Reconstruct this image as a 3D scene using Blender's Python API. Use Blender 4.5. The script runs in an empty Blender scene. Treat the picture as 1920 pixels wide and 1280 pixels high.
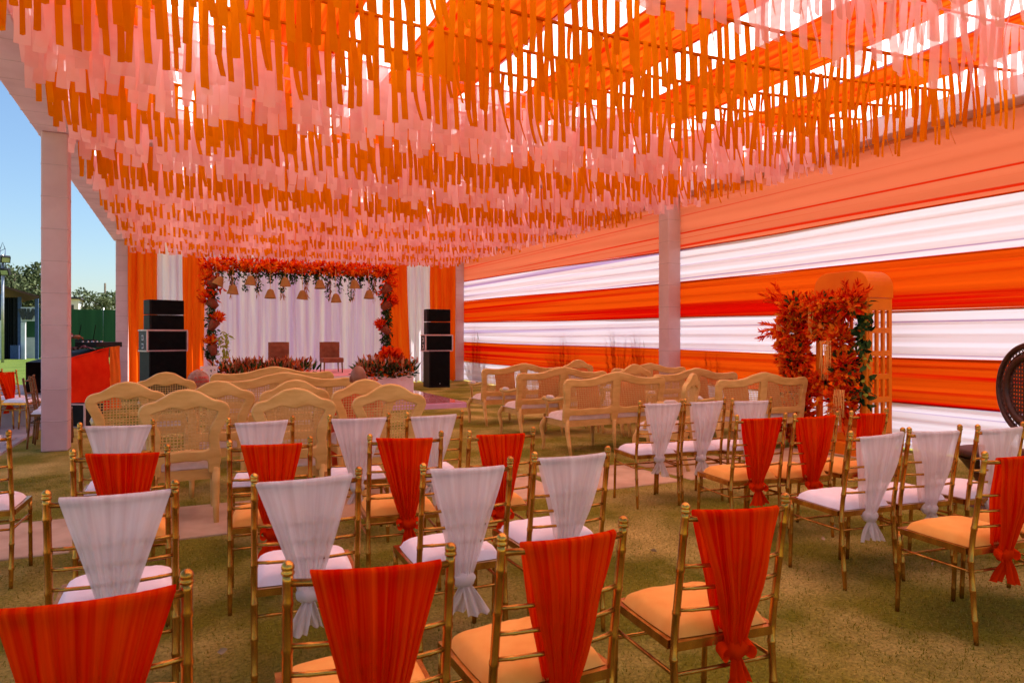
import bpy, bmesh, math, random
import numpy as np
from mathutils import Vector, Matrix
R = math.radians
random.seed(7); rng = np.random.default_rng(11)
scn = bpy.context.scene
C = scn.collection

# ------------------------------------------------------------------ camera
YAW = 25.8; CAMH = 1.45; F = 1280.0; HOR = 631.0
cam_d = bpy.data.cameras.new('camera'); cam = bpy.data.objects.new('camera', cam_d); C.objects.link(cam)
cam_d.sensor_width = 36; cam_d.lens = 24; cam_d.clip_end = 2000; cam_d.clip_start = .05
cam_d.shift_y = -9/1920
cam.location = (0, 0, CAMH); cam.rotation_euler = (R(90), 0, R(-YAW))
cam_d.dof.use_dof = True; cam_d.dof.focus_distance = 6.0; cam_d.dof.aperture_fstop = 8
scn.camera = cam
# ------------------------------------------------------------------ world, sun, exposure
SUN_EL, SUN_AZ = 60, 77            # azimuth measured from +Y towards +X
w = bpy.data.worlds.new('World'); scn.world = w; w.use_nodes = True
nt = w.node_tree; bg = nt.nodes['Background']
sky = nt.nodes.new('ShaderNodeTexSky'); sky.sky_type = 'NISHITA'; sky.sun_disc = False
sky.sun_elevation = R(SUN_EL); sky.sun_rotation = R(SUN_AZ); sky.air_density = 1.3; sky.dust_density = .7; sky.ozone_density = 7
nt.links.new(sky.outputs[0], bg.inputs[0]); bg.inputs[1].default_value = 0.060
sd = bpy.data.lights.new('sun', 'SUN'); sd.energy = 5.0; sd.angle = R(.5); sd.color = (1, .93, .82)
sun = bpy.data.objects.new('sun', sd); C.objects.link(sun); sun.location = (20, 10, 30)
sv = Vector((math.sin(R(SUN_AZ))*math.cos(R(SUN_EL)), math.cos(R(SUN_AZ))*math.cos(R(SUN_EL)), math.sin(R(SUN_EL))))
sun.rotation_euler = sv.to_track_quat('Z', 'Y').to_euler()
vs = scn.view_settings; vs.view_transform = 'Standard'; vs.look = 'None'; vs.gamma = 1; vs.use_curve_mapping = False
vs.exposure = 1.5
cy = scn.cycles; cy.use_denoising = True; cy.max_bounces = 10; cy.diffuse_bounces = 6; cy.glossy_bounces = 3
cy.transmission_bounces = 4; cy.transparent_max_bounces = 8; cy.sample_clamp_indirect = 8; cy.caustics_reflective = False; cy.caustics_refractive = False

FX, FY = math.sin(R(YAW)), math.cos(R(YAW))
def at(px, py=None, Y=None, X=None, d=None, z=None):
    """world point on the sight line of a photo pixel, at a known distance / wall plane / height"""
    t = (px-960)/F
    dx = FX + FY*t; dy = FY - FX*t
    if z is not None: d = F*(CAMH-z)/(py-HOR)
    elif Y is not None: d = Y/dy
    elif X is not None: d = X/dx
    zz = z if z is not None else (CAMH + (HOR-py)*d/F if py is not None else 0)
    return Vector((dx*d, dy*d, zz))
def proj(p):
    d = p[0]*FX + p[1]*FY; l = p[0]*FY - p[1]*FX
    if d < .2: return None
    return (960+F*l/d, HOR-F*(p[2]-CAMH)/d, d)

# ------------------------------------------------------------------ materials
def nodes(m):
    m.use_nodes = True; n = m.node_tree.nodes; n.clear(); return n, m.node_tree.links
def noise_col(n, l, c1, c2, scale=5, mp=(1,1,1), detail=4, lo=.35, hi=.65, rough=.55, coord='Object'):
    tc = n.new('ShaderNodeTexCoord'); mpn = n.new('ShaderNodeMapping'); mpn.inputs['Scale'].default_value = mp
    nz = n.new('ShaderNodeTexNoise'); nz.inputs['Scale'].default_value = scale; nz.inputs['Detail'].default_value = detail
    nz.inputs['Roughness'].default_value = rough
    cr = n.new('ShaderNodeValToRGB'); cr.color_ramp.elements[0].position = lo; cr.color_ramp.elements[1].position = hi
    cr.color_ramp.elements[0].color = (*c1, 1); cr.color_ramp.elements[1].color = (*c2, 1)
    l.new(tc.outputs[coord], mpn.inputs[0]); l.new(mpn.outputs[0], nz.inputs[0]); l.new(nz.outputs[0], cr.inputs[0])
    return cr.outputs[0], nz.outputs[0]
def pbr(name, c1, c2=None, rough=.6, metal=0, scale=8, mp=(1,1,1), bump=0, lo=.35, hi=.65, spec=.4, coat=0, detail=4, bscale=None):
    m = bpy.data.materials.new(name); n, l = nodes(m)
    o = n.new('ShaderNodeOutputMaterial'); b = n.new('ShaderNodeBsdfPrincipled')
    col, fac = noise_col(n, l, c1, c2 or c1, scale, mp, detail, lo, hi)
    l.new(col, b.inputs['Base Color']); b.inputs['Roughness'].default_value = rough; b.inputs['Metallic'].default_value = metal
    b.inputs['Specular IOR Level'].default_value = spec; b.inputs['Coat Weight'].default_value = coat
    if bump:
        bn = n.new('ShaderNodeBump'); bn.inputs['Strength'].default_value = bump; bn.inputs['Distance'].default_value = .01
        if bscale:
            _, fac = noise_col(n, l, (0,0,0), (1,1,1), bscale, mp)
        l.new(fac, bn.inputs['Height']); l.new(bn.outputs[0], b.inputs['Normal'])
    l.new(b.outputs[0], o.inputs[0]); return m
def cloth(name, c1, c2=None, trans=.5, clear=0, scale=3, mp=(1,1,1), lo=.35, hi=.65, detail=4, tcol=None, bump=0, bscale=60, coord='Object', isl=0):
    """thin cloth: part of the light is scattered back, part is scattered through"""
    m = bpy.data.materials.new(name); n, l = nodes(m)
    o = n.new('ShaderNodeOutputMaterial'); d = n.new('ShaderNodeBsdfDiffuse'); t = n.new('ShaderNodeBsdfTranslucent')
    col, fac = noise_col(n, l, c1, c2 or c1, scale, mp, detail, lo, hi, coord=coord)
    if isl:   # every ribbon, petal or leaf has its own shade of the dye
        ge = n.new('ShaderNodeNewGeometry'); oi = n.new('ShaderNodeObjectInfo'); ad = n.new('ShaderNodeMath'); fr_ = n.new('ShaderNodeMath'); fr_.operation = 'FRACT'
        l.new(ge.outputs['Random Per Island'], ad.inputs[0]); l.new(oi.outputs['Random'], ad.inputs[1]); l.new(ad.outputs[0], fr_.inputs[0])
        ma = n.new('ShaderNodeMath'); ma.operation = 'MULTIPLY_ADD'; ma.inputs[1].default_value = isl; ma.inputs[2].default_value = -isl/2; l.new(fr_.outputs[0], ma.inputs[0])
        a2_ = n.new('ShaderNodeMath'); l.new(ma.outputs[0], a2_.inputs[0]); l.new(fac, a2_.inputs[1]); l.new(a2_.outputs[0], col.node.inputs[0])
    l.new(col, d.inputs[0]); l.new(col, t.inputs[0])
    mx = n.new('ShaderNodeMixShader'); mx.inputs[0].default_value = trans
    l.new(d.outputs[0], mx.inputs[1]); l.new(t.outputs[0], mx.inputs[2]); out = mx.outputs[0]
    if bump:
        bn = n.new('ShaderNodeBump'); bn.inputs['Strength'].default_value = bump; bn.inputs['Distance'].default_value = .01
        _, f2 = noise_col(n, l, (0,0,0), (1,1,1), bscale, mp, coord=coord)
        l.new(f2, bn.inputs['Height']); l.new(bn.outputs[0], d.inputs['Normal']); l.new(bn.outputs[0], t.inputs['Normal'])
    if clear:
        tr = n.new('ShaderNodeBsdfTransparent'); m2 = n.new('ShaderNodeMixShader'); m2.inputs[0].default_value = clear
        l.new(out, m2.inputs[1]); l.new(tr.outputs[0], m2.inputs[2]); out = m2.outputs[0]
    l.new(out, o.inputs[0]); return m
M = {}
M['gold'] = pbr('gold_paint', (.38,.15,.020), (.68,.35,.06), rough=.27, metal=.9, scale=14, mp=(1,1,.35), bump=.12)
M['gold_dark'] = pbr('dark_shaded_gold_paint', (.14,.05,.015), (.24,.10,.03), rough=.42, metal=.5, scale=14, mp=(1,1,.35), bump=.12)  # gold with column shade painted in; also dark legs of stage chairs
M['sash_o'] = cloth('orange_chiffon', (.78,.008,.001), (.96,.085,.003), trans=.42, scale=3, mp=(8,.2,1), bump=.35, bscale=4, lo=.36, hi=.68, coord='UV')  # glowing and dark pleats are painted as streaks in the colour
M['sash_w'] = cloth('white_chiffon', (.84,.75,.73), (.98,.92,.90), trans=.40, clear=.17, scale=3, mp=(4.5,.25,1), bump=.25, bscale=3, coord='UV')  # greyer streaks paint the shading of the folds into the cloth
M['cush_o'] = pbr('orange_cushion_cloth', (.84,.34,.05), (.92,.45,.09), rough=.8, scale=6, bump=.25, bscale=9)
M['cush_w'] = pbr('white_cushion_cloth', (.82,.76,.80), (.90,.85,.88), rough=.8, scale=6, bump=.25, bscale=9)
M['rib_o'] = cloth('orange_ribbon_cloth', (.62,.165,.001), (.74,.225,.002), trans=.45, scale=2, isl=.5)
M['rib_p'] = cloth('pink_ribbon_cloth', (.80,.41,.40), (.92,.55,.54), trans=.5, scale=2, clear=.14, isl=.5)
M['roof_w'] = cloth('white_roof_cloth', (.80,.68,.70), (.95,.90,.90), trans=.80, scale=2.0, mp=(9,.12,1), lo=.30, hi=.55, detail=5)
M['roof_o'] = cloth('orange_roof_cloth', (.46,.010,.001), (.80,.11,.004), trans=.46, scale=2.0, mp=(9,.12,1), lo=.33, hi=.66, detail=5)
M['wall_w'] = cloth('white_wall_cloth', (.44,.33,.66), (.78,.75,.92), trans=.24, scale=2.0, mp=(1,.014,8), lo=.33, hi=.44, detail=2)
M['wall_o'] = cloth('orange_wall_cloth', (.56,.004,.001), (.68,.080,.003), trans=.23, scale=2.0, mp=(1,.03,5), lo=.38, hi=.54, detail=3)
M['wall_s'] = cloth('salmon_wall_cloth', (.58,.022,.005), (.64,.175,.09), trans=.22, scale=2.0, mp=(1,.012,6), lo=.36, hi=.43, detail=2)
M['drape_o'] = cloth('orange_drape_cloth', (.86,.085,.004), (.95,.17,.008), trans=.55, scale=2.0, mp=(3,3,.2))
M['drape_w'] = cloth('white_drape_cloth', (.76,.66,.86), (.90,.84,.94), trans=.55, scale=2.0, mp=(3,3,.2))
M['backdrop'] = cloth('led_tinted_backdrop_cloth', (.66,.47,.84), (.88,.80,.96), trans=.6, scale=1.6, mp=(4,4,.12))  # white cloth with the lilac cast of coloured stage light painted in
M['wrap'] = cloth('white_truss_wrap', (.66,.47,.49), (.76,.57,.59), trans=.25, scale=2)  # white cloth, pink of the red light around it put into the colour
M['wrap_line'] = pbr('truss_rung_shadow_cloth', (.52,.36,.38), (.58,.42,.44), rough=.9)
M['metal'] = pbr('dull_aluminium', (.45,.45,.47), (.55,.55,.57), rough=.4, metal=.8)
M['wood'] = pbr('beige_carved_wood', (.60,.345,.085), (.75,.475,.145), rough=.45, scale=5, mp=(1,1,3), bump=.15, bscale=22)
M['cane'] = pbr('woven_cane', (.60,.37,.11), (.72,.48,.17), rough=.7, scale=40)
M['seat_pad'] = pbr('cream_seat_fabric', (.62,.52,.45), (.72,.63,.56), rough=.9, scale=12, bump=.2, bscale=40)
M['pillow'] = pbr('burnt_orange_velvet', (.55,.16,.035), (.68,.24,.06), rough=.9, scale=8)
M['black'] = pbr('black_grille', (.003,.003,.0035), (.006,.006,.0065), rough=.8, spec=.1)
M['black_box'] = pbr('black_cabinet_paint', (.008,.008,.009), (.014,.014,.015), rough=.6, spec=.2)
M['grey_box'] = pbr('grey_case_paint', (.05,.05,.053), (.075,.075,.078), rough=.6, spec=.2)
M['edge'] = pbr('pinkish_case_edging', (.62,.45,.45), (.7,.52,.52), rough=.4, metal=.4)
M['white_paint'] = pbr('white_paint', (.74,.72,.72), (.82,.80,.80), rough=.6, scale=3)
M['booth'] = pbr('orange_booth_paint', (.74,.15,.002), (.82,.19,.003), rough=.6, scale=3, spec=.2)
M['booth_y'] = pbr('amber_booth_paint', (.74,.18,.004), (.80,.22,.006), rough=.6, scale=3, spec=.2)
M['fl_red'] = cloth('dark_red_petals', (.56,.008,.003), (.96,.11,.008), trans=.35, scale=9, isl=.55)
M['fl_or'] = cloth('orange_petals', (.84,.05,.004), (.97,.32,.02), trans=.35, scale=9, isl=.55)
M['fl_amber'] = cloth('amber_petals', (.88,.24,.02), (.95,.36,.05), trans=.3, scale=9)
M['leaf'] = cloth('dark_green_leaves', (.012,.03,.010), (.07,.13,.035), trans=.25, scale=9, isl=.5)
M['leaf_y'] = cloth('yellow_green_leaves', (.30,.36,.04), (.42,.46,.07), trans=.3, scale=9)
M['pampas'] = cloth('dried_pampas', (.34,.11,.045), (.70,.40,.20), trans=.3, scale=20, isl=.5)
M['protea'] = cloth('rust_dried_blooms', (.24,.03,.012), (.66,.17,.055), trans=.3, scale=20, isl=.5)
M['cream_fl'] = cloth('cream_small_flowers', (.72,.52,.42), (.86,.70,.60), trans=.3, scale=20)
M['rattan'] = pbr('rattan_shade', (.24,.11,.02), (.34,.165,.035), rough=.8, scale=60, mp=(1,1,4), bump=.5)
M['terracotta'] = pbr('brown_red_basket', (.16,.03,.010), (.24,.06,.02), rough=.8, scale=40, bump=.4)
M['velvet'] = pbr('brown_tufted_velvet', (.22,.07,.03), (.30,.11,.05), rough=.8)
M['yarn'] = pbr('amber_yarn', (.78,.36,.07), (.86,.46,.12), rough=.9)
M['dark_cane'] = pbr('dark_brown_cane', (.035,.010,.006), (.075,.022,.010), rough=.45, scale=30, bump=.3)
M['gloss'] = pbr('pink_gloss_deck', (.52,.20,.22), (.62,.28,.29), rough=.07, scale=1.5, mp=(1,.3,1), spec=.9)
M['lilac'] = pbr('lilac_edge_cloth', (.66,.40,.66), (.72,.46,.72), rough=.8)
M['pinkdeck'] = pbr('pink_stage_carpet', (.72,.30,.32), (.80,.38,.40), rough=.9, bump=.1)
M['slab'] = pbr('sandy_stone_slab', (.46,.31,.19), (.60,.43,.28), rough=.85, scale=3, bump=.2, bscale=40)
M['paving'] = pbr('grey_stone_paving', (.30,.255,.25), (.42,.37,.36), rough=.85, scale=2.5, bump=.2, bscale=30)
M['dj_red'] = cloth('red_table_cloth', (.66,.022,.006), (.76,.04,.01), trans=.12, scale=3)
M['dj_or'] = cloth('orange_table_cloth', (.86,.17,.02), (.92,.22,.03), trans=.2, scale=3)
M['skin'] = pbr('brown_skin', (.20,.07,.03), (.26,.10,.05), rough=.42, scale=12)
M['hair'] = pbr('black_hair', (.012,.009,.008), (.02,.016,.014), rough=.5)
M['kurta'] = pbr('red_orange_shirt', (.70,.06,.015), (.78,.09,.02), rough=.8)
M['trouser'] = pbr('dark_trousers', (.02,.022,.03), (.035,.036,.045), rough=.8)
M['hi_vis'] = pbr('yellow_band', (.8,.6,.03), (.85,.66,.05), rough=.6)
M['fence'] = pbr('green_fence_cloth', (.012,.060,.020), (.020,.085,.028), rough=.9, scale=2, mp=(2,2,.1))
M['hut_white'] = pbr('hut_white_wall', (.62,.62,.64), (.74,.74,.76), rough=.8, scale=2)
M['hut_blue'] = pbr('hut_blue_post', (.035,.06,.15), (.055,.09,.20), rough=.7)
M['hut_roof'] = pbr('rusty_roof_sheet', (.07,.03,.025), (.13,.05,.04), rough=.8)
M['tarp'] = pbr('black_curtain', (.006,.006,.007), (.012,.012,.014), rough=.9)
M['bark'] = pbr('bark', (.06,.045,.03), (.12,.09,.06), rough=.9, bump=.5)
M['tree_leaf'] = cloth('tree_leaves', (.05,.07,.03), (.15,.18,.10), trans=.3, scale=.6, isl=.4)
M['agave'] = cloth('garden_leaves', (.05,.10,.03), (.10,.16,.05), trans=.2, scale=3)
M['sack'] = pbr('printed_pinkish_sack', (.26,.12,.08), (.44,.25,.18), rough=.8, scale=14, bump=.5)
M['red_print'] = pbr('red_print_ink', (.55,.02,.02), (.6,.03,.03), rough=.7)
M['litter'] = pbr('dry_leaf_litter', (.45,.30,.16), (.6,.45,.3), rough=.8)
# ground: short worn turf
def turf(name, a, b, c):
    m = bpy.data.materials.new(name); n, l = nodes(m); o = n.new('ShaderNodeOutputMaterial'); p = n.new('ShaderNodeBsdfPrincipled')
    c1, f1 = noise_col(n, l, a, b, .9, detail=6, lo=.35, hi=.68)
    c2, f2 = noise_col(n, l, (.30,.33,.22), (1.7,1.6,1.35), 48, detail=8, lo=.32, hi=.68, rough=.8)
    c3, f3 = noise_col(n, l, (0,0,0), (1,1,1), 1.1, detail=7, lo=.44, hi=.66)
    mx = n.new('ShaderNodeMix'); mx.data_type = 'RGBA'; mx.inputs['B'].default_value = (*c, 1)
    l.new(c3, mx.inputs['Factor']); l.new(c1, mx.inputs['A'])
    mu = n.new('ShaderNodeMix'); mu.data_type = 'RGBA'; mu.blend_type = 'MULTIPLY'; mu.inputs['Factor'].default_value = 1
    l.new(mx.outputs['Result'], mu.inputs['A']); l.new(c2, mu.inputs['B']); l.new(mu.outputs['Result'], p.inputs['Base Color'])
    p.inputs['Roughness'].default_value = .95; p.inputs['Specular IOR Level'].default_value = .1
    bn = n.new('ShaderNodeBump'); bn.inputs['Strength'].default_value = .7; bn.inputs['Distance'].default_value = .02
    l.new(f2, bn.inputs['Height']); l.new(bn.outputs[0], p.inputs['Normal']); l.new(p.outputs[0], o.inputs[0]); return m
M['turf'] = turf('worn_turf', (.12,.125,.010), (.25,.225,.024), (.48,.385,.13))
M['lawn'] = turf('bright_lawn', (.05,.085,.016), (.08,.12,.026), (.08,.115,.025))
M['blade'] = cloth('grass_blades', (.17,.165,.012), (.42,.36,.08), trans=.5, scale=.9, isl=.6)
# plaid shirt
def plaid():
    m = bpy.data.materials.new('plaid_shirt_cloth'); n, l = nodes(m); o = n.new('ShaderNodeOutputMaterial'); p = n.new('ShaderNodeBsdfPrincipled')
    tc = n.new('ShaderNodeTexCoord'); sx = n.new('ShaderNodeSeparateXYZ'); l.new(tc.outputs['Object'], sx.inputs[0])
    prev = None
    for i, ax in enumerate(('X', 'Z')):
        ml = n.new('ShaderNodeMath'); ml.operation = 'MULTIPLY'; ml.inputs[1].default_value = 13; l.new(sx.outputs[ax], ml.inputs[0])
        fr = n.new('ShaderNodeMath'); fr.operation = 'FRACT'; l.new(ml.outputs[0], fr.inputs[0])
        gt = n.new('ShaderNodeMath'); gt.operation = 'GREATER_THAN'; gt.inputs[1].default_value = .5; l.new(fr.outputs[0], gt.inputs[0])
        if prev is None: prev = gt
        else:
            ad = n.new('ShaderNodeMath'); ad.operation = 'ADD'; l.new(prev.outputs[0], ad.inputs[0]); l.new(gt.outputs[0], ad.inputs[1])
            hv = n.new('ShaderNodeMath'); hv.operation = 'MULTIPLY'; hv.inputs[1].default_value = .5; l.new(ad.outputs[0], hv.inputs[0])
    cr = n.new('ShaderNodeValToRGB'); cr.color_ramp.interpolation = 'CONSTANT'
    cr.color_ramp.elements[0].color = (.62,.50,.50,1); cr.color_ramp.elements[1].position = .4; cr.color_ramp.elements[1].color = (.22,.05,.07,1)
    e = cr.color_ramp.elements.new(.9); e.color = (.05,.015,.02,1)
    l.new(hv.outputs[0], cr.inputs[0]); l.new(cr.outputs[0], p.inputs['Base Color']); p.inputs['Roughness'].default_value = .9
    l.new(p.outputs[0], o.inputs[0]); return m
M['plaid'] = plaid()

# ------------------------------------------------------------------ mesh helpers
class MB:
    def __init__(s): s.v = []; s.f = []
    def add(s, vs_, fs_):
        b = len(s.v); s.v += [tuple(p) for p in vs_]; s.f += [tuple(i+b for i in f) for f in fs_]; return s
    def box(s, x0, x1, y0, y1, z0, z1, mat=None):
        p = [(x,y,z) for z in (z0,z1) for x,y in ((x0,y0),(x1,y0),(x1,y1),(x0,y1))]
        if mat is not None: p = [mat @ Vector(q) for q in p]
        return s.add(p, [(3,2,1,0),(4,5,6,7),(0,1,5,4),(1,2,6,5),(2,3,7,6),(3,0,4,7)])
    def tube(s, pts, rad, n=8, cap=True):
        pts = [Vector(p) for p in pts]; k = len(pts)
        if not hasattr(rad, '__len__'): rad = [rad]*k
        up = None; vs_ = []; 
        for i, p in enumerate(pts):
            t = (pts[min(i+1,k-1)] - pts[max(i-1,0)]).normalized()
            if up is None:
                up = Vector((0,0,1)) if abs(t.z) < .9 else Vector((0,1,0))
            a = t.cross(up).normalized(); b = a.cross(t).normalized(); up = b
            for j in range(n):
                th = 2*math.pi*j/n; vs_.append(p + (a*math.cos(th) + b*math.sin(th))*rad[i])
        fs_ = [(i*n+j, i*n+(j+1)%n, (i+1)*n+(j+1)%n, (i+1)*n+j) for i in range(k-1) for j in range(n)]
        if cap: fs_ += [tuple(range(n-1,-1,-1)), tuple((k-1)*n+j for j in range(n))]
        return s.add(vs_, fs_)
    def lathe(s, prof, n=16, c=(0,0,0), mat=None):
        vs_ = []
        for r, z in prof:
            for j in range(n):
                th = 2*math.pi*j/n; p = Vector((r*math.cos(th), r*math.sin(th), z))
                if mat is not None: p = mat @ p
                vs_.append(p + Vector(c))
        k = len(prof)
        fs_ = [(i*n+j, i*n+(j+1)%n, (i+1)*n+(j+1)%n, (i+1)*n+j) for i in range(k-1) for j in range(n)]
        return s.add(vs_, fs_)
    def grid(s, P):
        a, b = len(P), len(P[0])
        return s.add([q for r_ in P for q in r_], [(i*b+j, i*b+j+1, (i+1)*b+j+1, (i+1)*b+j) for i in range(a-1) for j in range(b-1)])
    def mesh(s, name, mat, smooth=True):
        me = bpy.data.meshes.new(name); me.from_pydata(s.v, [], s.f); me.materials.append(mat)
        if smooth: me.polygons.foreach_set('use_smooth', [True]*len(me.polygons))
        me.update(); return me
    def build(s, name, mat, parent=None, smooth=True, loc=None, rot=None):
        return link(name, s.mesh(name, mat, smooth), parent, loc, rot)
def link(name, me, parent=None, loc=None, rot=None):
    o = bpy.data.objects.new(name, me); C.objects.link(o); o.parent = parent
    if loc is not None: o.location = loc
    if rot is not None: o.rotation_euler = rot
    return o
def tag(o, label=None, cat=None, group=None, kind=None):
    if label: o['label'] = label
    if cat: o['category'] = cat
    if group: o['group'] = group
    if kind: o['kind'] = kind
    return o
def thing(name, label, cat, loc=(0,0,0), rz=0, group=None):
    o = bpy.data.objects.new(name, None); C.objects.link(o); o.location = loc; o.rotation_euler = (0,0,rz); o.empty_display_size = .1
    return tag(o, label, cat, group)
def copy_tree(o, parent=None):
    c = o.copy(); C.objects.link(c); c.parent = parent
    for ch in list(o.children): copy_tree(ch, c)
    return c
def bevel(o, wd=.01, seg=2):
    m = o.modifiers.new('bevel', 'BEVEL'); m.width = wd; m.segments = seg; m.limit_method = 'ANGLE'; return o
def crom(pts, n=6, closed=False):
    P = [Vector((*p, 0)) if len(p) == 2 else Vector(p) for p in pts]; k = len(P); out = []
    rg = range(k if closed else k-1)
    for i in rg:
        p0 = P[(i-1) % k] if closed or i > 0 else P[i]; p1 = P[i]; p2 = P[(i+1) % k]
        p3 = P[(i+2) % k] if closed or i+2 < k else p2
        for j in range(n):
            t = j/n; out.append(.5*((2*p1)+(p2-p0)*t+(2*p0-5*p1+4*p2-p3)*t*t+(3*p1-p0-3*p2+p3)*t**3))
    if not closed: out.append(P[-1])
    return out
def plate(name, outlines, mat, thick=.03, bev=.008, res=2):
    """flat board cut from closed outlines (x,z), later outlines are holes; lies in the XZ plane, thickness along Y"""
    cu = bpy.data.curves.new(name, 'CURVE'); cu.dimensions = '2D'; cu.fill_mode = 'BOTH'
    cu.extrude = max(thick/2-bev, .0005); cu.bevel_depth = bev; cu.bevel_resolution = res
    for ol in outlines:
        sp = cu.splines.new('POLY'); sp.points.add(len(ol)-1); sp.use_cyclic_u = True
        for p, q in zip(sp.points, ol): p.co = (q[0], q[1], 0, 1)
    tmp = bpy.data.objects.new(name, cu); C.objects.link(tmp)
    dg = bpy.context.evaluated_depsgraph_get(); dg.update()
    me = bpy.data.meshes.new_from_object(tmp.evaluated_get(dg)); bpy.data.objects.remove(tmp); bpy.data.curves.remove(cu)
    me.transform(Matrix.Rotation(R(90), 4, 'X')); me.materials.clear(); me.materials.append(mat); me.name = name
    me.polygons.foreach_set('use_smooth', [False]*len(me.polygons)); return me
def mirror(half): return half + [(-x, z) for x, z in reversed(half) if abs(x) > 1e-6]
def inside_intervals(poly, x, axis):
    hits = []
    for i in range(len(poly)):
        a, b = poly[i], poly[(i+1) % len(poly)]
        if (a[axis] <= x) != (b[axis] <= x):
            t = (x-a[axis])/(b[axis]-a[axis]); hits.append(a[1-axis]+t*(b[1-axis]-a[1-axis]))
    hits.sort(); return list(zip(hits[::2], hits[1::2]))
def cane_mesh(name, poly, mat, step=.025, wd=.0068, th=.0016, y=0):
    mb = MB(); xs = [p[0] for p in poly]; zs = [p[1] for p in poly]
    x = min(xs)+step/2
    while x < max(xs):
        for a, b in inside_intervals(poly, x, 0): mb.box(x-wd/2, x+wd/2, y-th, y+th, a, b)
        x += step
    z = min(zs)+step/2
    while z < max(zs):
        for a, b in inside_intervals(poly, z, 1): mb.box(a, b, y-th+.0022, y+th+.0022, z-wd/2, z+wd/2)
        z += step
    return mb.mesh(name, mat, False)
def npmesh(name, V, Fq, mat, smooth=False):
    me = bpy.data.meshes.new(name); nv, nf = len(V), len(Fq); k = Fq.shape[1]
    me.vertices.add(nv); me.vertices.foreach_set('co', V.astype(np.float32).ravel())
    me.loops.add(nf*k); me.loops.foreach_set('vertex_index', Fq.astype(np.int32).ravel())
    me.polygons.add(nf); me.polygons.foreach_set('loop_start', np.arange(0, nf*k, k, dtype=np.int32))
    me.materials.append(mat); me.update(calc_edges=True)
    if smooth: me.polygons.foreach_set('use_smooth', [True]*nf)
    return me
def leaf_mesh(name, P, D, L, W, mat, curl=.25):
    """many leaves: P base points, D directions; each leaf is a folded, bent blade of 4 faces"""
    n = len(P); P = np.asarray(P, float); D = np.asarray(D, float); D /= np.linalg.norm(D, axis=1)[:,None]+1e-9
    L = np.broadcast_to(L, n)[:,None]; W = np.broadcast_to(W, n)[:,None]
    A = rng.normal(size=(n,3)); S = np.cross(D, A); S /= np.linalg.norm(S, axis=1)[:,None]+1e-9; N = np.cross(S, D)
    v = [P, P+D*L*.35+S*W*.5+N*W*.15, P+D*L*.35-N*W*.08, P+D*L*.35-S*W*.5+N*W*.15,
         P+D*L*.7+S*W*.4-N*L*curl*.4+N*W*.12, P+D*L*.7-N*L*curl*.45, P+D*L*.7-S*W*.4-N*L*curl*.4+N*W*.12, P+D*L-N*L*curl]
    V = np.stack(v, 1).reshape(-1,3); b = np.arange(n)[:,None]*8
    tri = np.array([[0,1,2],[0,2,3],[1,4,5],[1,5,2],[2,5,6],[2,6,3],[4,7,5],[5,7,6]])
    return npmesh(name, V, (b[:,:,None]+tri[None]).reshape(-1,3), mat)
def rdir(n, up=0.):
    d = rng.normal(size=(n,3)); d /= np.linalg.norm(d, axis=1)[:,None]; d[:,2] += up; return d
def flower_mesh(name, cs, size, mat, petals=9, layers=2):
    """rosettes: each flower is layers of petals opening around a random axis"""
    P=[]; D=[]; L=[]
    for c, s in zip(cs, np.broadcast_to(size, len(cs))):
        ax = rng.normal(size=3); ax[1] -= .6; ax[2] += .3; ax /= np.linalg.norm(ax)
        u = np.cross(ax, [.3,.2,.9]); u /= np.linalg.norm(u); v_ = np.cross(ax, u)
        for ly in range(layers):
            for k in range(petals):
                th = 2*math.pi*(k+.5*ly)/petals; op = .9-.5*ly
                P.append(c); D.append((u*math.cos(th)+v_*math.sin(th))*op+ax*(.35+.5*ly)); L.append(s*(.5+.05*rng.random()-.1*ly))
    L = np.array(L); return leaf_mesh(name, P, D, L, L*.62, mat, curl=.15)

# ------------------------------------------------------------------ ground and paving
TX0, TX1, TY0, TY1, YM = -1.45, 8.25, -.6, 21.15, 10.42      # tent grid
g = MB(); g.add([(-400,-200,0),(400,-200,0),(400,600,0),(-400,600,0)], [(0,1,2,3)])
tag(g.build('ground', M['turf'], smooth=False), kind='structure')
lw = MB(); lw.add([(-60,22.4,.004),(-1.9,22.4,.004),(-1.9,60,.004),(-60,60,.004)], [(0,1,2,3)])
tag(lw.build('lawn', M['lawn'], smooth=False), kind='structure')
# slab path across the tent
def slab_row(parent, x0, x1, y0, y1, sx, gap, mat, zt=.012, zb=-.02):
    x = x0; me = None
    while x < x1-.05:
        wd = min(sx, x1-x); s = MB(); s.box(-wd/2, wd/2, -(y1-y0)/2, (y1-y0)/2, zb, zt+random.uniform(-.003,.003))
        o = s.build('slab', mat, parent, False, loc=(x+wd/2, (y0+y1)/2, 0), rot=(0,0,R(random.uniform(-.5,.5)))); bevel(o, .006, 1)
        x += wd+gap
sp = bpy.data.objects.new('slab_path', None); C.objects.link(sp); tag(sp, kind='structure')
slab_row(sp, -1.86, 8.1, 5.42, 6.42, 1.18, .12, M['slab'])
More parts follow.
